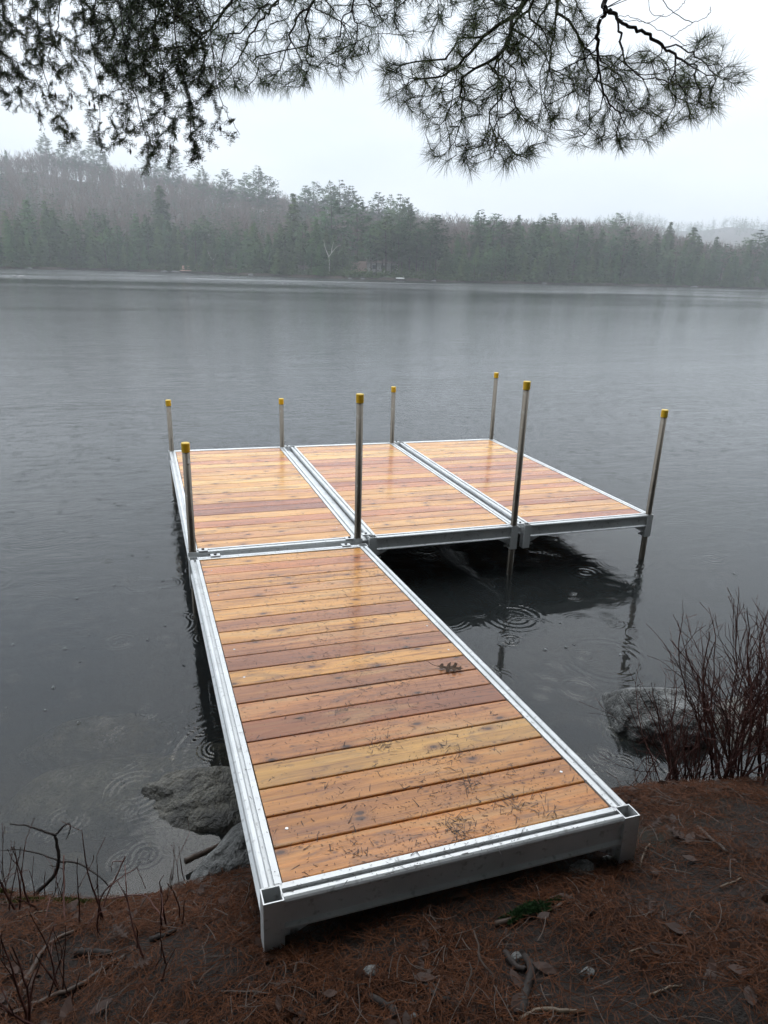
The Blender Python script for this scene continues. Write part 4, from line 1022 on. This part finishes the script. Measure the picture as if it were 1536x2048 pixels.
# posts: x, y, height above deck
y1, y2 = yP + .026, yP + L2 - .026
post_len = 3.2
POLES = [(0.026, y2, .537, 0), (0.026, y1, .752, 0), (W_ - .026, y1, 1.050, 0), (2 * W_ + G2 - .026, y1, 1.125, 1), (3 * W_ + 2 * G2 - .026, y1, .888, 2),
         (3 * W_ + 2 * G2 - .026, y2, .80, 2), (2 * W_ + G2 - .026, y2, .648, 1), (W_ - .026, y2, .534, 0)]
PL = ['post at the far left corner of the platform', 'post at the inner left joint between walkway and platform', 'post at the inner corner where walkway and platform meet', 'tallest post, at the front edge between middle and right sections', 'post at the near right corner of the platform', 'post at the far right corner of the platform', 'post at the back edge between middle and right sections', 'post at the back edge between left and middle sections']
cap_me = mesh_np('post_cap', *merge([cyl((0, 0, -.056), .0268, .056, 20, .0275), cyl((0, 0, 0), .0275, .004, 20, .024)]), smooth=False)
for (x, y, h, k), lab in zip(POLES, PL):
    zd = deck_z(x, y); bot = -2.2
    pm_ = mesh_np('post', *cyl((0, 0, bot - zd), .0245, h - .003 + zd - bot, 20)); 
    n_ = len(pm_.polygons); sm = np.ones(n_, bool); sm[-2:] = False; pm_.polygons.foreach_set('use_smooth', sm)
    # a few adjusting holes down one face
    hv = merge([cyl((0, 0, 0), .0035, .002, 8) for _ in range(1)])
    o = link('post', pm_, M['steel'], dock, lab); o.location = (x, y, zd - Z0)
    c = link('post_cap', cap_me, M['cap'], o); c.location = (0, 0, h - .004)
    hole = mesh_np('pin_hole', *cyl((0, 0, 0), .0045, .0250, 8)); hh_ = link('pin_hole', hole, hole_m, o); hh_.location = (0, 0, h - .14); hh_.rotation_euler = (math.pi / 2, 0, 0.3 + x)
    hh2 = link('pin_hole', hole, hole_m, o); hh2.location = (0, 0, h - .14 - h * .5); hh2.rotation_euler = (math.pi / 2, 0, 0.2 + x)
# filler strips added low in the joints so the dark gaps look grey
st = link('added_gap_strip', mesh_np('added_gap_strip', *box((0, 0, 0), (W_ - .1, G - .004, .012))), M['alu'], dock); st.location = (W_ / 2, L1 + G / 2, deck_z(W_ / 2, L1) - Z0 - .100); st.rotation_euler = (0, -D_, 0)
sj = mesh_np('added_gap_strip', *box((0, 0, 0), (G2 - .004, L2 - .12, .012)))
for jx in (W_ + G2 / 2, 2 * W_ + 1.5 * G2):
    st = link('added_gap_strip', sj, M['alu'], dock); st.location = (jx, yP + L2 / 2, deck_z(jx, yP + L2 / 2) - Z0 - .045); st.rotation_euler = (C_, -D_, 0)
# hinge plates bridging the joints
jx1, jx2 = W_ + G2 / 2, 2 * W_ + 1.5 * G2
def plate(x, y, rz=0):
    o = link('hinge_plate', plate_me, M['alu'], dock); o.location = (x, y, deck_z(x, y) - Z0 + .001); o.rotation_euler = (A_ if y < L1 else C_, -D_, rz)
    b = link('bolt', pbolt_me, hole_m, o)
for x, y in ((.095, yP + .022), (.165, L1 - .010), (W_ - .15, L1 - .010), (W_ - .09, yP + .022), (jx1 + .02, yP + .075), (jx1, yP + L2 - .025), (jx2 + .01, yP + .045), (jx2, yP + L2 - .025)): plate(x, y)

# ---- litter and the oak leaf on the boards
def on_deck(u, v, lift=0.0):
    p = Vector((0, 0, Z0)) + (M0 @ Vector((u, v, lift))); return np.array(p)
r = np.random.default_rng(77); P = []; D2 = []; Ls = []; Wd = []
n = 0
while n < 5600:
    u = r.uniform(.02, W_ - .02); v = L1 * r.random() ** 1.35
    dens = 0.20 + 0.8 * math.exp(-((u - (.62 + .10 * v)) / .38) ** 2)
    dens *= 0.35 + 0.65 * (vnoise(np.array([u]), np.array([v]), 7, 11)[0] * .8 + .45)
    if r.random() > dens: continue
    rail = u < .064 or u > W_ - .064 or v < .062
    if rail and r.random() < .5: continue
    zz = .0022 if rail else -.0030
    a = r.uniform(0, 6.28); t = r.random(); l = r.uniform(.004, .011) if t < .86 else r.uniform(.015, .042)
    P.append((u, v, zz)); D2.append((math.cos(a), math.sin(a), r.uniform(0, .12))); Ls.append(l); Wd.append(r.uniform(.0011, .0021) if t < .95 else r.uniform(.002, .003)); n += 1
for cu, cv, cn in ((.62, .12, 60), (.86, .17, 55), (.30, .13, 16), (.75, .30, 40), (.55, .62, 40), (.48, .88, 22), (.8, .5, 26), (.95, .1, 30)):
    for k in range(cn):
        a = r.uniform(0, 6.28); P.append((cu + r.normal(0, .035), cv + r.normal(0, .03), -.0028 + r.uniform(0, .002))); D2.append((math.cos(a), math.sin(a), r.uniform(0, .15)))
        Ls.append(r.uniform(.008, .05)); Wd.append(.0018)
P = np.array([on_deck(*q) for q in P]); D2 = np.array(D2)
sd_ = np.cross(D2, np.array([0, 0, 1.0])); sd_ /= np.linalg.norm(sd_, axis=1, keepdims=True)
v, f = blades(P, D2 + np.array([0, A_, 0]) * D2[:, 1:2], np.array(Ls), np.array(Wd), sd_ + np.array([0, 0, .25]))
link('needle_bits', mesh_np('needle_bits', v, f), M['deck_litter'], kind='stuff', label='dark needle fragments scattered over the walkway boards', cat='debris')
P = []; D2 = []; Ls = []
for k in range(420):
    x = r.uniform(.08, 3.7); y = r.uniform(yP + .07, yP + L2 - .1); a = r.uniform(0, 6.28)
    if x > 1.2 and r.random() < .6: continue
    P.append((x, y, deck_z(x, y) - .0025)); D2.append((math.cos(a), math.sin(a), .05)); Ls.append(r.uniform(.005, .016))
D2 = np.array(D2); sd_ = np.cross(D2, np.array([0, 0, 1.0]))
v, f = blades(np.array(P), D2, np.array(Ls), .002, sd_ + np.array([0, 0, .2]))
link('needle_bits', mesh_np('platform_bits', v, f), M['deck_litter'], kind='stuff', label='sparse needle fragments on the platform boards', cat='debris')
def oak_leaf(center, size, rz, label, m_, lift=.004):
    out_ = [(-1, .03), (-.78, .10), (-.70, .30), (-.55, .34), (-.50, .14), (-.30, .16), (-.22, .50), (-.02, .62), (.0, .20), (.18, .20), (.30, .52), (.50, .50), (.42, .18), (.62, .16), (.80, .30), (.82, .10), (1.0, 0)]
    full = out_ + [(x, -y) for x, y in out_[::-1][1:]]
    V = [(x, y, .10 * y * y * 2.5 + .16 * abs(y) * math.sin(x * 7) + .08 * x * x) for x, y in full]; k = len(V)
    mid = [(x, 0, .03 + .06 * x * x) for x in np.linspace(-.9, .95, 17)]
    V = V[:17] + mid + V[17:]
    # ribbons from midrib to each side
    F = []
    for i in range(16): F.append((i, i + 1, 17 + i + 1, 17 + i))
    rest = list(range(34, 34 + k - 17)); other = [16] + rest
    other = other[::-1][:17]
    while len(other) < 17: other.append(other[-1])
    for i in range(16):
        F.append((17 + i, 17 + i + 1, other[i + 1], other[i]))
    V = np.array(V) * size
    o = empty('oak_leaf', center, label, 'leaf', None, rz)
    link('blade', mesh_np('leaf_blade', V, np.array(F)), m_, o)
    st = tube(smooth_path([(-.9 * size, 0, .03 * size), (-1.3 * size, .05 * size, .12 * size), (-1.65 * size, .12 * size, .3 * size)], 3), .0012, 5)
    link('stalk', mesh_np('leaf_stalk', *st), m_, o)
    o.rotation_euler = (0.12, A_, rz); return o
d = ray(900, 1338); t_ = 1.0
for _ in range(30):
    p = CAM + d * t_; t_ = (deck_z(p[0], p[1]) - CAM[2]) / d[2]
p = CAM + d * t_
oak_leaf((p[0], p[1], p[2] + .006), .062, -0.55, 'curled brown oak leaf lying on the walkway near its right rail', M['oak_leaf'])
for k, (px, py, s_, rz, lab) in enumerate(((1312, 1645, .035, .4, 'grey-brown dead leaf just right of the dock corner'), (1350, 1665, .04, 1.9, 'flattened wet leaf on the needles right of the dock corner'), (1300, 1808, .03, 1.0, 'reddish dead leaf on the soil at right'), (240, 1862, .035, 2.2, 'pale brown leaf on the left bank'), (285, 1925, .03, .2, 'crumpled leaf on the left bank near the dock post'), (60, 1968, .03, 1.2, 'brown leaf in the lower left corner'))):
    q = ground_pt(px, py, .03); oak_leaf(q, s_, rz, lab, M['leaf_litter'])

# ---- air bubbles raised by the rain
bs = []
for k in range(6):
    for j in range(12):
        th = k / 5 * math.pi / 2; a = j / 12 * 2 * math.pi; bs.append((math.cos(th) * math.cos(a), math.cos(th) * math.sin(a), math.sin(th) * .8))
idx = np.arange(72).reshape(6, 12); Fb = np.stack([idx[:-1], np.roll(idx, -1, 1)[:-1], np.roll(idx, -1, 1)[1:], idx[1:]], -1).reshape(-1, 4)
bub_me = mesh_np('rain_bubble', np.array(bs), Fb, True); bub_me.materials.append(M['bubble'])
BUB = [(158, 1108), (180, 1074), (122, 1139), (229, 1171), (154, 1197), (295, 1105), (326, 1162), (330, 1252), (296, 1280), (233, 1288), (168, 1295), (130, 1298), (106, 1376), (157, 1446), (12, 1416), (246, 1566), (368, 1331), (178, 1270), (160, 1323), (90, 1421), (1120, 1246), (1148, 1290), (1131, 1295), (1240, 1310), (1090, 1300), (25, 1290), (265, 1110), (295, 1114), (327, 1176), (1468, 1147)]
for k, (px, py) in enumerate(BUB):
    p = on_z(px, py, 0.0); s_ = random.uniform(.008, .014)
    o = link('rain_bubble', bub_me, None, label='small clear bubble raised by rain on the lake surface', cat='bubble', group='rain bubbles floating on the water'); o.location = (p[0], p[1], .0005); o.scale = (s_, s_, s_)

# ================================================================== OVERHANGING TREES
def inside(poly, x, y):
    n = len(poly); c = False; j = n - 1
    for i in range(n):
        xi, yi = poly[i]; xj, yj = poly[j]
        if (yi > y) != (yj > y) and x < (xj - xi) * (y - yi) / (yj - yi) + xi: c = not c
        j = i
    return c
class Skeleton:
    def __init__(s): s.P = []; s.par = []
    def path(s, pts, par=-1):
        k = par
        for q in pts: s.P.append(np.array(q, float)); s.par.append(k); k = len(s.P) - 1
        return k
    def nearest(s, p):
        A = np.array(s.P); return int(np.argmin(((A - p) ** 2).sum(1)))
    def connect(s, t, bias, r, step=0.06, sag=0.0, wig=0.012):
        A = np.array(s.P); D = np.linalg.norm(A - t, axis=1); cost = D + bias * s.dist_arr(A)
        k = int(np.argmin(cost)); p = A[k]; L = D[k]; n = max(2, int(L / step)); last = k
        out_dir = p - s.P[s.par[k]] if s.par[k] >= 0 else t - p
        out_dir = out_dir / (np.linalg.norm(out_dir) + 1e-9)
        ctrl = p + out_dir * L * 0.42 + np.array([0, 0, sag * L]) + r.normal(0, 0.05 * L, 3)
        for i in range(1, n + 1):
            u = i / n; q = (1 - u) ** 2 * p + 2 * u * (1 - u) * ctrl + u * u * t
            if i < n: q = q + r.normal(0, wig * step / .06 * .5, 3)
            s.P.append(q); s.par.append(last); last = len(s.P) - 1
        return last
    def dist_arr(s, A):
        if not hasattr(s, '_pl'): s._pl = []
        for i in range(len(s._pl), len(s.P)):
            s._pl.append(0.0 if s.par[i] < 0 else s._pl[s.par[i]] + float(np.linalg.norm(s.P[i] - s.P[s.par[i]])))
        return np.array(s._pl)
    def radii(s, tip=0.0011, expo=2.4, cap=0.05):
        n = len(s.P); w = np.zeros(n); has = np.zeros(n, bool)
        for i in range(n - 1, -1, -1):
            if w[i] == 0: w[i] = tip ** expo
            if s.par[i] >= 0: w[s.par[i]] += w[i]
        return np.minimum(w ** (1 / expo), cap)
    def segs(s):
        P = np.array(s.P); par = np.array(s.par); k = par >= 0
        return P[par[k]], P[k], par[k], np.nonzero(k)[0]

def branch_mesh(sk, name, parent, tip, expo, cap):
    A, B, pi, ci = sk.segs(); R = sk.radii(tip, expo, cap); r0 = np.minimum(R[pi], R[ci] * 1.35); r1 = R[ci]
    big = r1 > 0.004
    if big.any(): link(name, mesh_np(name, *prisms(A[big] - (B[big] - A[big]) * 0.08, B[big], r0[big], r1[big], 7), smooth=True), M['bark'], parent)
    link('twigs', mesh_np('twigs', *prisms(A[~big], B[~big], r0[~big], r1[~big], 3)), M['bark'], parent, kind='stuff')

def tufts(tips, dirs, r, per, L0, L1, back=0.07, w=0.0013):
    m = len(tips); P = np.repeat(tips, per, 0); D = np.repeat(dirs, per, 0)
    s = r.random(len(P)) ** 1.3; P = P - D * (s * back)[:, None]
    rd = r.normal(0, 1, P.shape); rd -= (rd * D).sum(1, keepdims=True) * D; rd /= np.linalg.norm(rd, axis=1, keepdims=True)
    ang = r.uniform(0.25, 1.15, len(P)) + 0.25 * s
    Q = D * np.cos(ang)[:, None] + rd * np.sin(ang)[:, None]; Q[:, 2] -= 0.12
    return blades(P, Q, r.uniform(L0, L1, len(P)), w)

def lp(lst): return [at(*q) for q in lst]
def pine_bough(sk, poly, n, depth, jit, r, holes=(), edge_bias=True, bias=0.35):
    xs = [p[0] for p in poly]; ys = [p[1] for p in poly]; T = []
    while len(T) < n:
        x = r.uniform(min(xs), max(xs)); y = r.uniform(min(ys), max(ys))
        if not inside(poly, x, y) or any(((x - a) / c) ** 2 + ((y - b) / d_) ** 2 < 1 for a, b, c, d_ in holes): continue
        T.append((x, y, depth(x, y) + r.normal(0, jit)))
    T = np.array(T); pts = np.array([at(*t) for t in T])
    D = np.array([min(np.linalg.norm(np.array(sk.P) - p, axis=1)) for p in pts]); tips = []; dirs = []
    for k in np.argsort(D):
        e = sk.connect(pts[k], bias, r, 0.05, 0.02, 0.010)
        tips.append(sk.P[e]); v = sk.P[e] - sk.P[sk.par[e]]; v[2] -= 0.004; dirs.append(v / np.linalg.norm(v))
    return np.array(tips), np.array(dirs)

# ---- right-hand white pine
t1 = empty('white_pine', (2.7, -3.4, float(ground_h(2.7, -3.4))), 'white pine whose needled bough hangs over the right of the picture', 'tree')
off1 = np.array(t1.location)
def local(sk, off):
    sk.P = [p - off for p in sk.P]
sk = Skeleton(); r = np.random.default_rng(31)
hub = at(1150, -420, 2.9); trunk_at = np.array([2.7, -3.4, 4.9])
k0 = sk.path(smooth_path([trunk_at, (trunk_at + hub) / 2 + np.array([0, 0, .35]), hub], 7))
def limb(lst, par): return sk.path(smooth_path(lp(lst), 5, .004)[1:], par)
a0 = limb([(1150, -420, 2.9), (1120, -150, 3.0), (1065, 0, 3.05), (1023, 59, 3.1), (1000, 124, 3.15), (997, 169, 3.2), (994, 254, 3.25), (1023, 300, 3.25), (1065, 319, 3.25)], k0)
a1 = limb([(1150, -420, 2.9), (1140, -150, 3.0), (1098, 0, 3.1), (1065, 65, 3.2), (1033, 120, 3.25), (1000, 160, 3.3), (930, 215, 3.3)], k0)
a2 = limb([(1150, -420, 2.9), (1085, -100, 3.0), (1045, 10, 3.0), (968, 75, 3.05), (903, 143, 3.1), (821, 163, 3.1)], k0)
a3 = limb([(1150, -420, 2.9), (1130, -150, 3.2), (1114, 0, 3.3), (1108, 65, 3.3), (1098, 130, 3.3), (1111, 143, 3.3), (1150, 160, 3.3)], k0)
b0_ = limb([(1150, -420, 2.9), (1195, -150, 3.0), (1208, 0, 3.0), (1209, 23, 3.0), (1196, 57, 3.05), (1194, 108, 3.1), (1205, 176, 3.15), (1222, 210, 3.2), (1248, 227, 3.2)], k0)
kb = sk.nearest(at(1209, 20, 3.0))
limb([(1209, 20, 3.0), (1225, 26, 3.0), (1250, 51, 3.0), (1284, 60, 3.05), (1321, 91, 3.1), (1370, 97, 3.1), (1407, 125, 3.15), (1440, 156, 3.15)], kb)
limb([(1233, 40, 3.0), (1242, 77, 3.0), (1248, 122, 3.05), (1282, 153, 3.1), (1316, 156, 3.1), (1355, 173, 3.1), (1400, 178, 3.1)], sk.nearest(at(1228, 30, 3.0)))
limb([(1321, 91, 3.1), (1355, 114, 3.1), (1412, 150, 3.1)], sk.nearest(at(1321, 91, 3.1)))
limb([(1194, 100, 3.1), (1160, 122, 3.1), (1120, 140, 3.15), (1080, 160, 3.2)], sk.nearest(at(1194, 100, 3.1)))
polyR = [(752, 128), (775, 200), (845, 240), (850, 275), (862, 328), (990, 352), (1080, 315), (1085, 285), (1150, 292), (1205, 298), (1290, 292), (1370, 248), (1440, 222), (1455, 180), (1495, 158), (1475, 110), (1440, 66), (1400, 74), (1385, 98), (1330, 100), (1290, 95), (1245, 120), (1215, 60), (1180, 40), (1180, -30), (960, -30), (890, 20), (915, 70), (900, 110), (820, 118), (765, 122)]
holes = ((1045, 268, 38, 22), (1125, 255, 18, 22), (1215, 60, 22, 34), (880, 305, 8, 8), (1268, 80, 22, 14))
tipsR, dirsR = pine_bough(sk, polyR, 640, lambda x, y: 3.15 + 0.25 * math.sin(x * .011), 0.16, r, holes)
# bare dead twiglets at the top right
for q in ([(1290, -40, 3.0), (1330, 8, 3.0), (1352, 28, 3.0), (1385, 45, 3.0)], [(1300, -30, 3.0), (1300, 20, 3.0), (1325, 33, 3.0), (1340, 30, 3.0), (1360, 15, 3.0), (1371, 0, 3.0)], [(1233, 34, 3.0), (1262, 33, 3.0), (1300, 50, 3.0), (1340, 70, 3.0), (1372, 92, 3.0)], [(1385, 47, 3.0), (1410, 35, 3.0), (1421, 24, 3.0), (1420, 13, 3.0)], [(1385, 47, 3.0), (1362, 60, 3.0), (1340, 78, 3.0)], [(1240, 40, 3.0), (1280, 42, 3.0), (1300, 45, 3.0), (1328, 28, 3.0)]):
    P = smooth_path(lp(q), 5, .002); sk.path(P[1:], sk.nearest(P[0]) if q[0][1] > 0 else kb)
extra = Skeleton()
local(sk, off1); tipsR = tipsR - off1
branch_mesh(sk, 'limbs', t1, 0.0015, 2.35, .032)
v, f = tufts(tipsR, dirsR, r, 38, 0.055, 0.090, 0.045, .0013)
link('needles', mesh_np('needles', v, f), M['pine'], t1)
def big_trunk(o, h, r0, lean=(0, 0)):
    z = np.linspace(-.2, h, 12); P = np.c_[lean[0] * z / h + 0.03 * np.sin(z), lean[1] * z / h + .03 * np.cos(z * 1.3), z]
    link('trunk', mesh_np('trunk', *tube(P, r0 * (1 - .8 * np.linspace(0, 1, 12)) + .12 * np.exp(-np.linspace(0, 1, 12) * 22), 16), smooth=True), M['bark'], o)
def upper_crown(o, h0, h1, R, n, seed, mt, clip):
    """boughs above and behind the picture: they throw the shade on the bank"""
    r = np.random.default_rng(seed); L = np.array(o.location); P = []
    while len(P) < n:
        a = r.uniform(0, 6.28); z = r.uniform(h0, h1); rr = R * math.sqrt(r.random()) * (1.1 - .7 * (z - h0) / (h1 - h0))
        p = np.array([math.cos(a) * rr, math.sin(a) * rr, z + .12 * rr]); w = p + L
        e = w - CAM; fw = e @ CF
        if fw > 0.1 and (e @ CU) / fw < 0.86 and abs(e @ CR) / fw < 0.72: continue
        P.append(p)
    P = np.array(P); v, f = tufts(P, np.tile([[0.0, 0.0, 1.0]], (n, 1)) + r.normal(0, .8, (n, 3)), r, 5, .12, .26, .05, .06)
    link('upper_crown', mesh_np('upper_crown', v, f), M[mt], o)
big_trunk(t1, 14, .24)
upper_crown(t1, 3.3, 13, 4.4, 14000, 1, 'pine', None)

# ---- left-hand white pine
t2 = empty('white_pine', (-0.4, -4.0, float(ground_h(-0.4, -4.0))), 'white pine whose needled bough spreads over the top left and middle', 'tree')
off2 = np.array(t2.location); sk = Skeleton(); r = np.random.default_rng(32)
hub = at(640, -520, 2.9); k0 = sk.path(smooth_path([np.array([-0.4, -4.0, 5.0]), (np.array([-0.4, -4.0, 5.2]) + hub) / 2 + np.array([0, 0, .3]), hub], 7))
for q in ([(640, -520, 2.9), (540, -180, 3.2), (459, 0, 3.3), (420, 55, 3.35), (390, 90, 3.4), (330, 140, 3.4)],
          [(640, -520, 2.9), (600, -150, 3.1), (553, 0, 3.2), (527, 36, 3.25), (498, 78, 3.3), (470, 130, 3.3), (450, 160, 3.3)],
          [(640, -520, 2.9), (660, -150, 3.1), (625, 0, 3.2), (598, 30, 3.25), (579, 85, 3.3), (560, 140, 3.3)],
          [(640, -520, 2.9), (730, -130, 3.0), (709, 0, 3.1), (686, 39, 3.15), (677, 75, 3.2), (677, 104, 3.2), (693, 130, 3.2)],
          [(640, -520, 2.9), (850, -120, 3.0), (813, 0, 3.1), (768, 26, 3.1), (722, 45, 3.15)],
          [(640, -520, 2.9), (950, -180, 3.1), (920, -20, 3.1), (890, 35, 3.15), (850, 62, 3.15)],
          [(640, -520, 2.9), (400, -150, 3.2), (330, 0, 3.3), (300, 60, 3.35), (270, 120, 3.4)],
          [(640, -520, 2.9), (350, -200, 3.2), (290, -30, 3.2), (340, 30, 3.25), (400, 60, 3.3), (440, 65, 3.3)]):
    sk.path(smooth_path(lp(q), 5, .005)[1:], k0)
polyL = [(200, -30), (190, 60), (200, 120), (260, 190), (330, 195), (400, 190), (470, 180), (500, 190), (590, 185), (640, 160), (715, 160), (728, 120), (752, 110), (770, 55), (800, 60), (820, 95), (850, 80), (880, 65), (905, 30), (930, -30)]
tips, dirs = pine_bough(sk, polyL, 560, lambda x, y: 3.3, 0.18, r, ((545, 60, 16, 22), (640, 35, 14, 16)))
local(sk, off2); tips = tips - off2
branch_mesh(sk, 'limbs', t2, 0.0014, 2.4, .026)
v, f = tufts(tips, dirs, r, 30, 0.055, 0.09, 0.045, .0013)
link('needles', mesh_np('needles', v, f), M['pine'], t2)
big_trunk(t2, 13, .22); upper_crown(t2, 3.3, 12, 4.6, 14000, 2, 'pine', None)

# ---- hemlock on the left
t3 = empty('hemlock_tree', (-2.3, -1.6, float(ground_h(-2.3, -1.6))), 'hemlock whose drooping dark sprays hang over the upper left', 'tree')
off3 = np.array(t3.location); sk = Skeleton(); r = np.random.default_rng(33)
root = np.array([-2.3, -1.6, 4.2])
def hd(x): return 2.75 + .25 * math.sin(x * .013)
k0 = sk.path(smooth_path([root, at(-200, -330, 2.6), at(60, -200, 2.7), at(300, -150, 2.75), at(480, -110, 2.8)], 10))
for q in ([(20, -160), (25, 0), (40, 90), (60, 150)], [(60, -170), (75, 20), (85, 140), (120, 230)], [(150, -160), (165, 0), (190, 120), (200, 240)], [(117, -160), (118, 20), (112, 60), (70, 200)],
          [(230, -150), (245, 40), (262, 160), (290, 260), (300, 330)], [(330, -140), (350, 60), (378, 190), (385, 280)], [(400, -120), (420, 70), (435, 170), (455, 225), (480, 270)], [(300, -140), (310, 40), (330, 180), (328, 280)], [(-30, -180), (-20, 0), (5, 120), (20, 190)]):
    P = smooth_path([at(x, y, hd(x) + .03) for x, y in q], 6, .004); sk.path(P[1:], sk.nearest(P[0]))
polyH = [(-40, -30), (-40, 150), (12, 212), (35, 225), (60, 215), (85, 255), (110, 262), (128, 298), (150, 292), (172, 240), (185, 290), (205, 300), (232, 296), (250, 280), (262, 310), (278, 292), (290, 345), (300, 322), (335, 342), (345, 320), (350, 292), (372, 290), (388, 330), (402, 318), (398, 280), (425, 290), (450, 312), (470, 292), (500, 312), (490, 268), (468, 236), (440, 215), (425, 180), (420, 60), (400, -30)]
T = []
while len(T) < 620:
    x = r.uniform(-40, 505); y = r.uniform(-30, 346)
    if not inside(polyH, x, y): continue
    if r.random() > np.interp(y, [0, 150, 220, 346], [1, .9, .62, .85]): continue
    if ((x - 125) / 16) ** 2 + ((y - 38) / 28) ** 2 < 1 or ((x - 30) / 22) ** 2 + ((y - 105) / 18) ** 2 < 1 or ((x - 215) / 30) ** 2 + ((y - 215) / 14) ** 2 < 1: continue
    T.append((x, y, hd(x) + r.normal(0, .10)))
pts = np.array([at(*t) for t in T]); order = np.argsort([t[1] for t in T]); tips = []; dirs = []; alongP = []; alongD = []
for k in order:
    A = np.array(sk.P); t = pts[k]; dv = t - A; L = np.linalg.norm(dv, axis=1)
    cost = L * (1 + 1.4 * np.clip((dv[:, 2] / (L + 1e-6)) + .25, 0, 2)) + .02
    p = int(np.argmin(cost)); P0 = A[p]; n = max(3, int(L[p] / .03)); last = p
    ctrl = P0 + (t - P0) * np.array([.62, .62, .25]) + r.normal(0, .02 * L[p], 3)
    for i in range(1, n + 1):
        u = i / n; q = (1 - u) ** 2 * P0 + 2 * u * (1 - u) * ctrl + u * u * t
        sk.P.append(q); sk.par.append(last)
        d_ = q - sk.P[last]; last = len(sk.P) - 1
        if (n - i) * .03 < .11: alongP.append(q - d_ * .5); alongD.append(d_ / (np.linalg.norm(d_) + 1e-9)); tips.append(q)
local(sk, off3)
branch_mesh(sk, 'limbs', t3, 0.0009, 2.4, .02)
# sprays: little side shoots with two ranks of short flat needles
aP = np.array(alongP) - off3; aD = np.array(alongD)
sP = []; sD = []
for p, d_ in zip(aP, aD):
    for s in (-1, 1):
        if r.random() < .8:
            sdv = np.cross(d_, CF) * s + r.normal(0, .35, 3); q = d_ * .8 + sdv * .6 + np.array([0, 0, -.25]); sP.append(p); sD.append(q / np.linalg.norm(q))
sP = np.array(sP); sD = np.array(sD); sL = r.uniform(.018, .045, len(sP))
nP = []; nD = []
def ranks(P, D, L, step):
    for p, d_, l in zip(P, D, L):
        k = max(2, int(l / step)); s = np.cross(d_, CF + r.normal(0, .3, 3)); s /= np.linalg.norm(s)
        for i in range(k):
            q = p + d_ * l * (i + .5) / k
            for sg in (-1, 1): nP.append(q); nD.append(s * sg + d_ * .55)
ranks(sP, sD, sL, .0055); ranks(aP, aD, np.full(len(aP), .03), .007)
nP = np.array(nP); nD = np.array(nD) + r.normal(0, .15, (len(nD), 3))
v, f = blades(nP, nD, r.uniform(.009, .014, len(nP)), .0023)
link('needles', mesh_np('hemlock_needles', v, f), M['hemlock'], t3)
link('shoots', mesh_np('shoots', *prisms(sP, sP + sD * sL[:, None], .0009, .0006, 3)), M['bark'], t3)
cone_me = mesh_np('cone', *merge([cyl((0, 0, -.006), .001, .008, 5), cyl((0, 0, -.016), .0048, .010, 8, .002), cyl((0, 0, -.026), .0015, .010, 8, .0048)]))
for px, py in ((110, 188), (142, 212), (178, 205), (188, 210), (203, 196), (340, 290), (389, 288), (440, 253), (260, 300), (232, 140), (290, 145), (143, 190)):
    c = link('cone', cone_me, M['stick'], t3); c.location = Vector(at(px, py - 6, hd(px)) - off3)
big_trunk(t3, 12, .2); upper_crown(t3, 2.6, 11, 3.4, 9000, 3, 'hemlock', None)
# another tree up the bank to the right, and the woods behind: seen only from other viewpoints, they shade the bank
t4 = empty('white_pine', (4.6, -1.9, float(ground_h(4.6, -1.9))), 'white pine standing up the bank beyond the right edge', 'tree')
big_trunk(t4, 13, .2); upper_crown(t4, 2.4, 12, 3.6, 9000, 4, 'pine', None)
r = np.random.default_rng(44); P = []
for k in range(9000):
    a = r.uniform(math.pi * .98, math.pi * 2.02); d_ = r.uniform(7, 14); P.append((d_ * math.cos(a) * 1.3 + 1, d_ * math.sin(a) - 1.0, r.uniform(.6, 11)))
P = np.array(P); v, f = tufts(P, np.tile([[0, 0, 1.0]], (len(P), 1)) + r.normal(0, .8, (len(P), 3)), r, 4, .3, .6, .1, .16)
link('woods_behind', mesh_np('woods_behind', v, f), M['hemlock'], kind='stuff', label='evergreen woods up the bank behind the viewer', cat='woods')

# ================================================================== HAZE
hv, hf = box((300, 700, 66), (3400, 2400, 148))
hz = link('haze', mesh_np('haze', hv, hf), None, kind='stuff', label='pale rain mist over the lake', cat='mist')
hm = bpy.data.materials.new('rain_mist'); hm.use_nodes = True; n = hm.node_tree; n.nodes.clear()
o_ = n.nodes.new('ShaderNodeOutputMaterial'); pv = n.nodes.new('ShaderNodeVolumePrincipled')
pv.inputs['Color'].default_value = (0.93, 0.96, 1.0, 1); pv.inputs['Density'].default_value = 0.00082
n.links.new(pv.outputs[0], o_.inputs['Volume'])
hz.data.materials.append(hm)
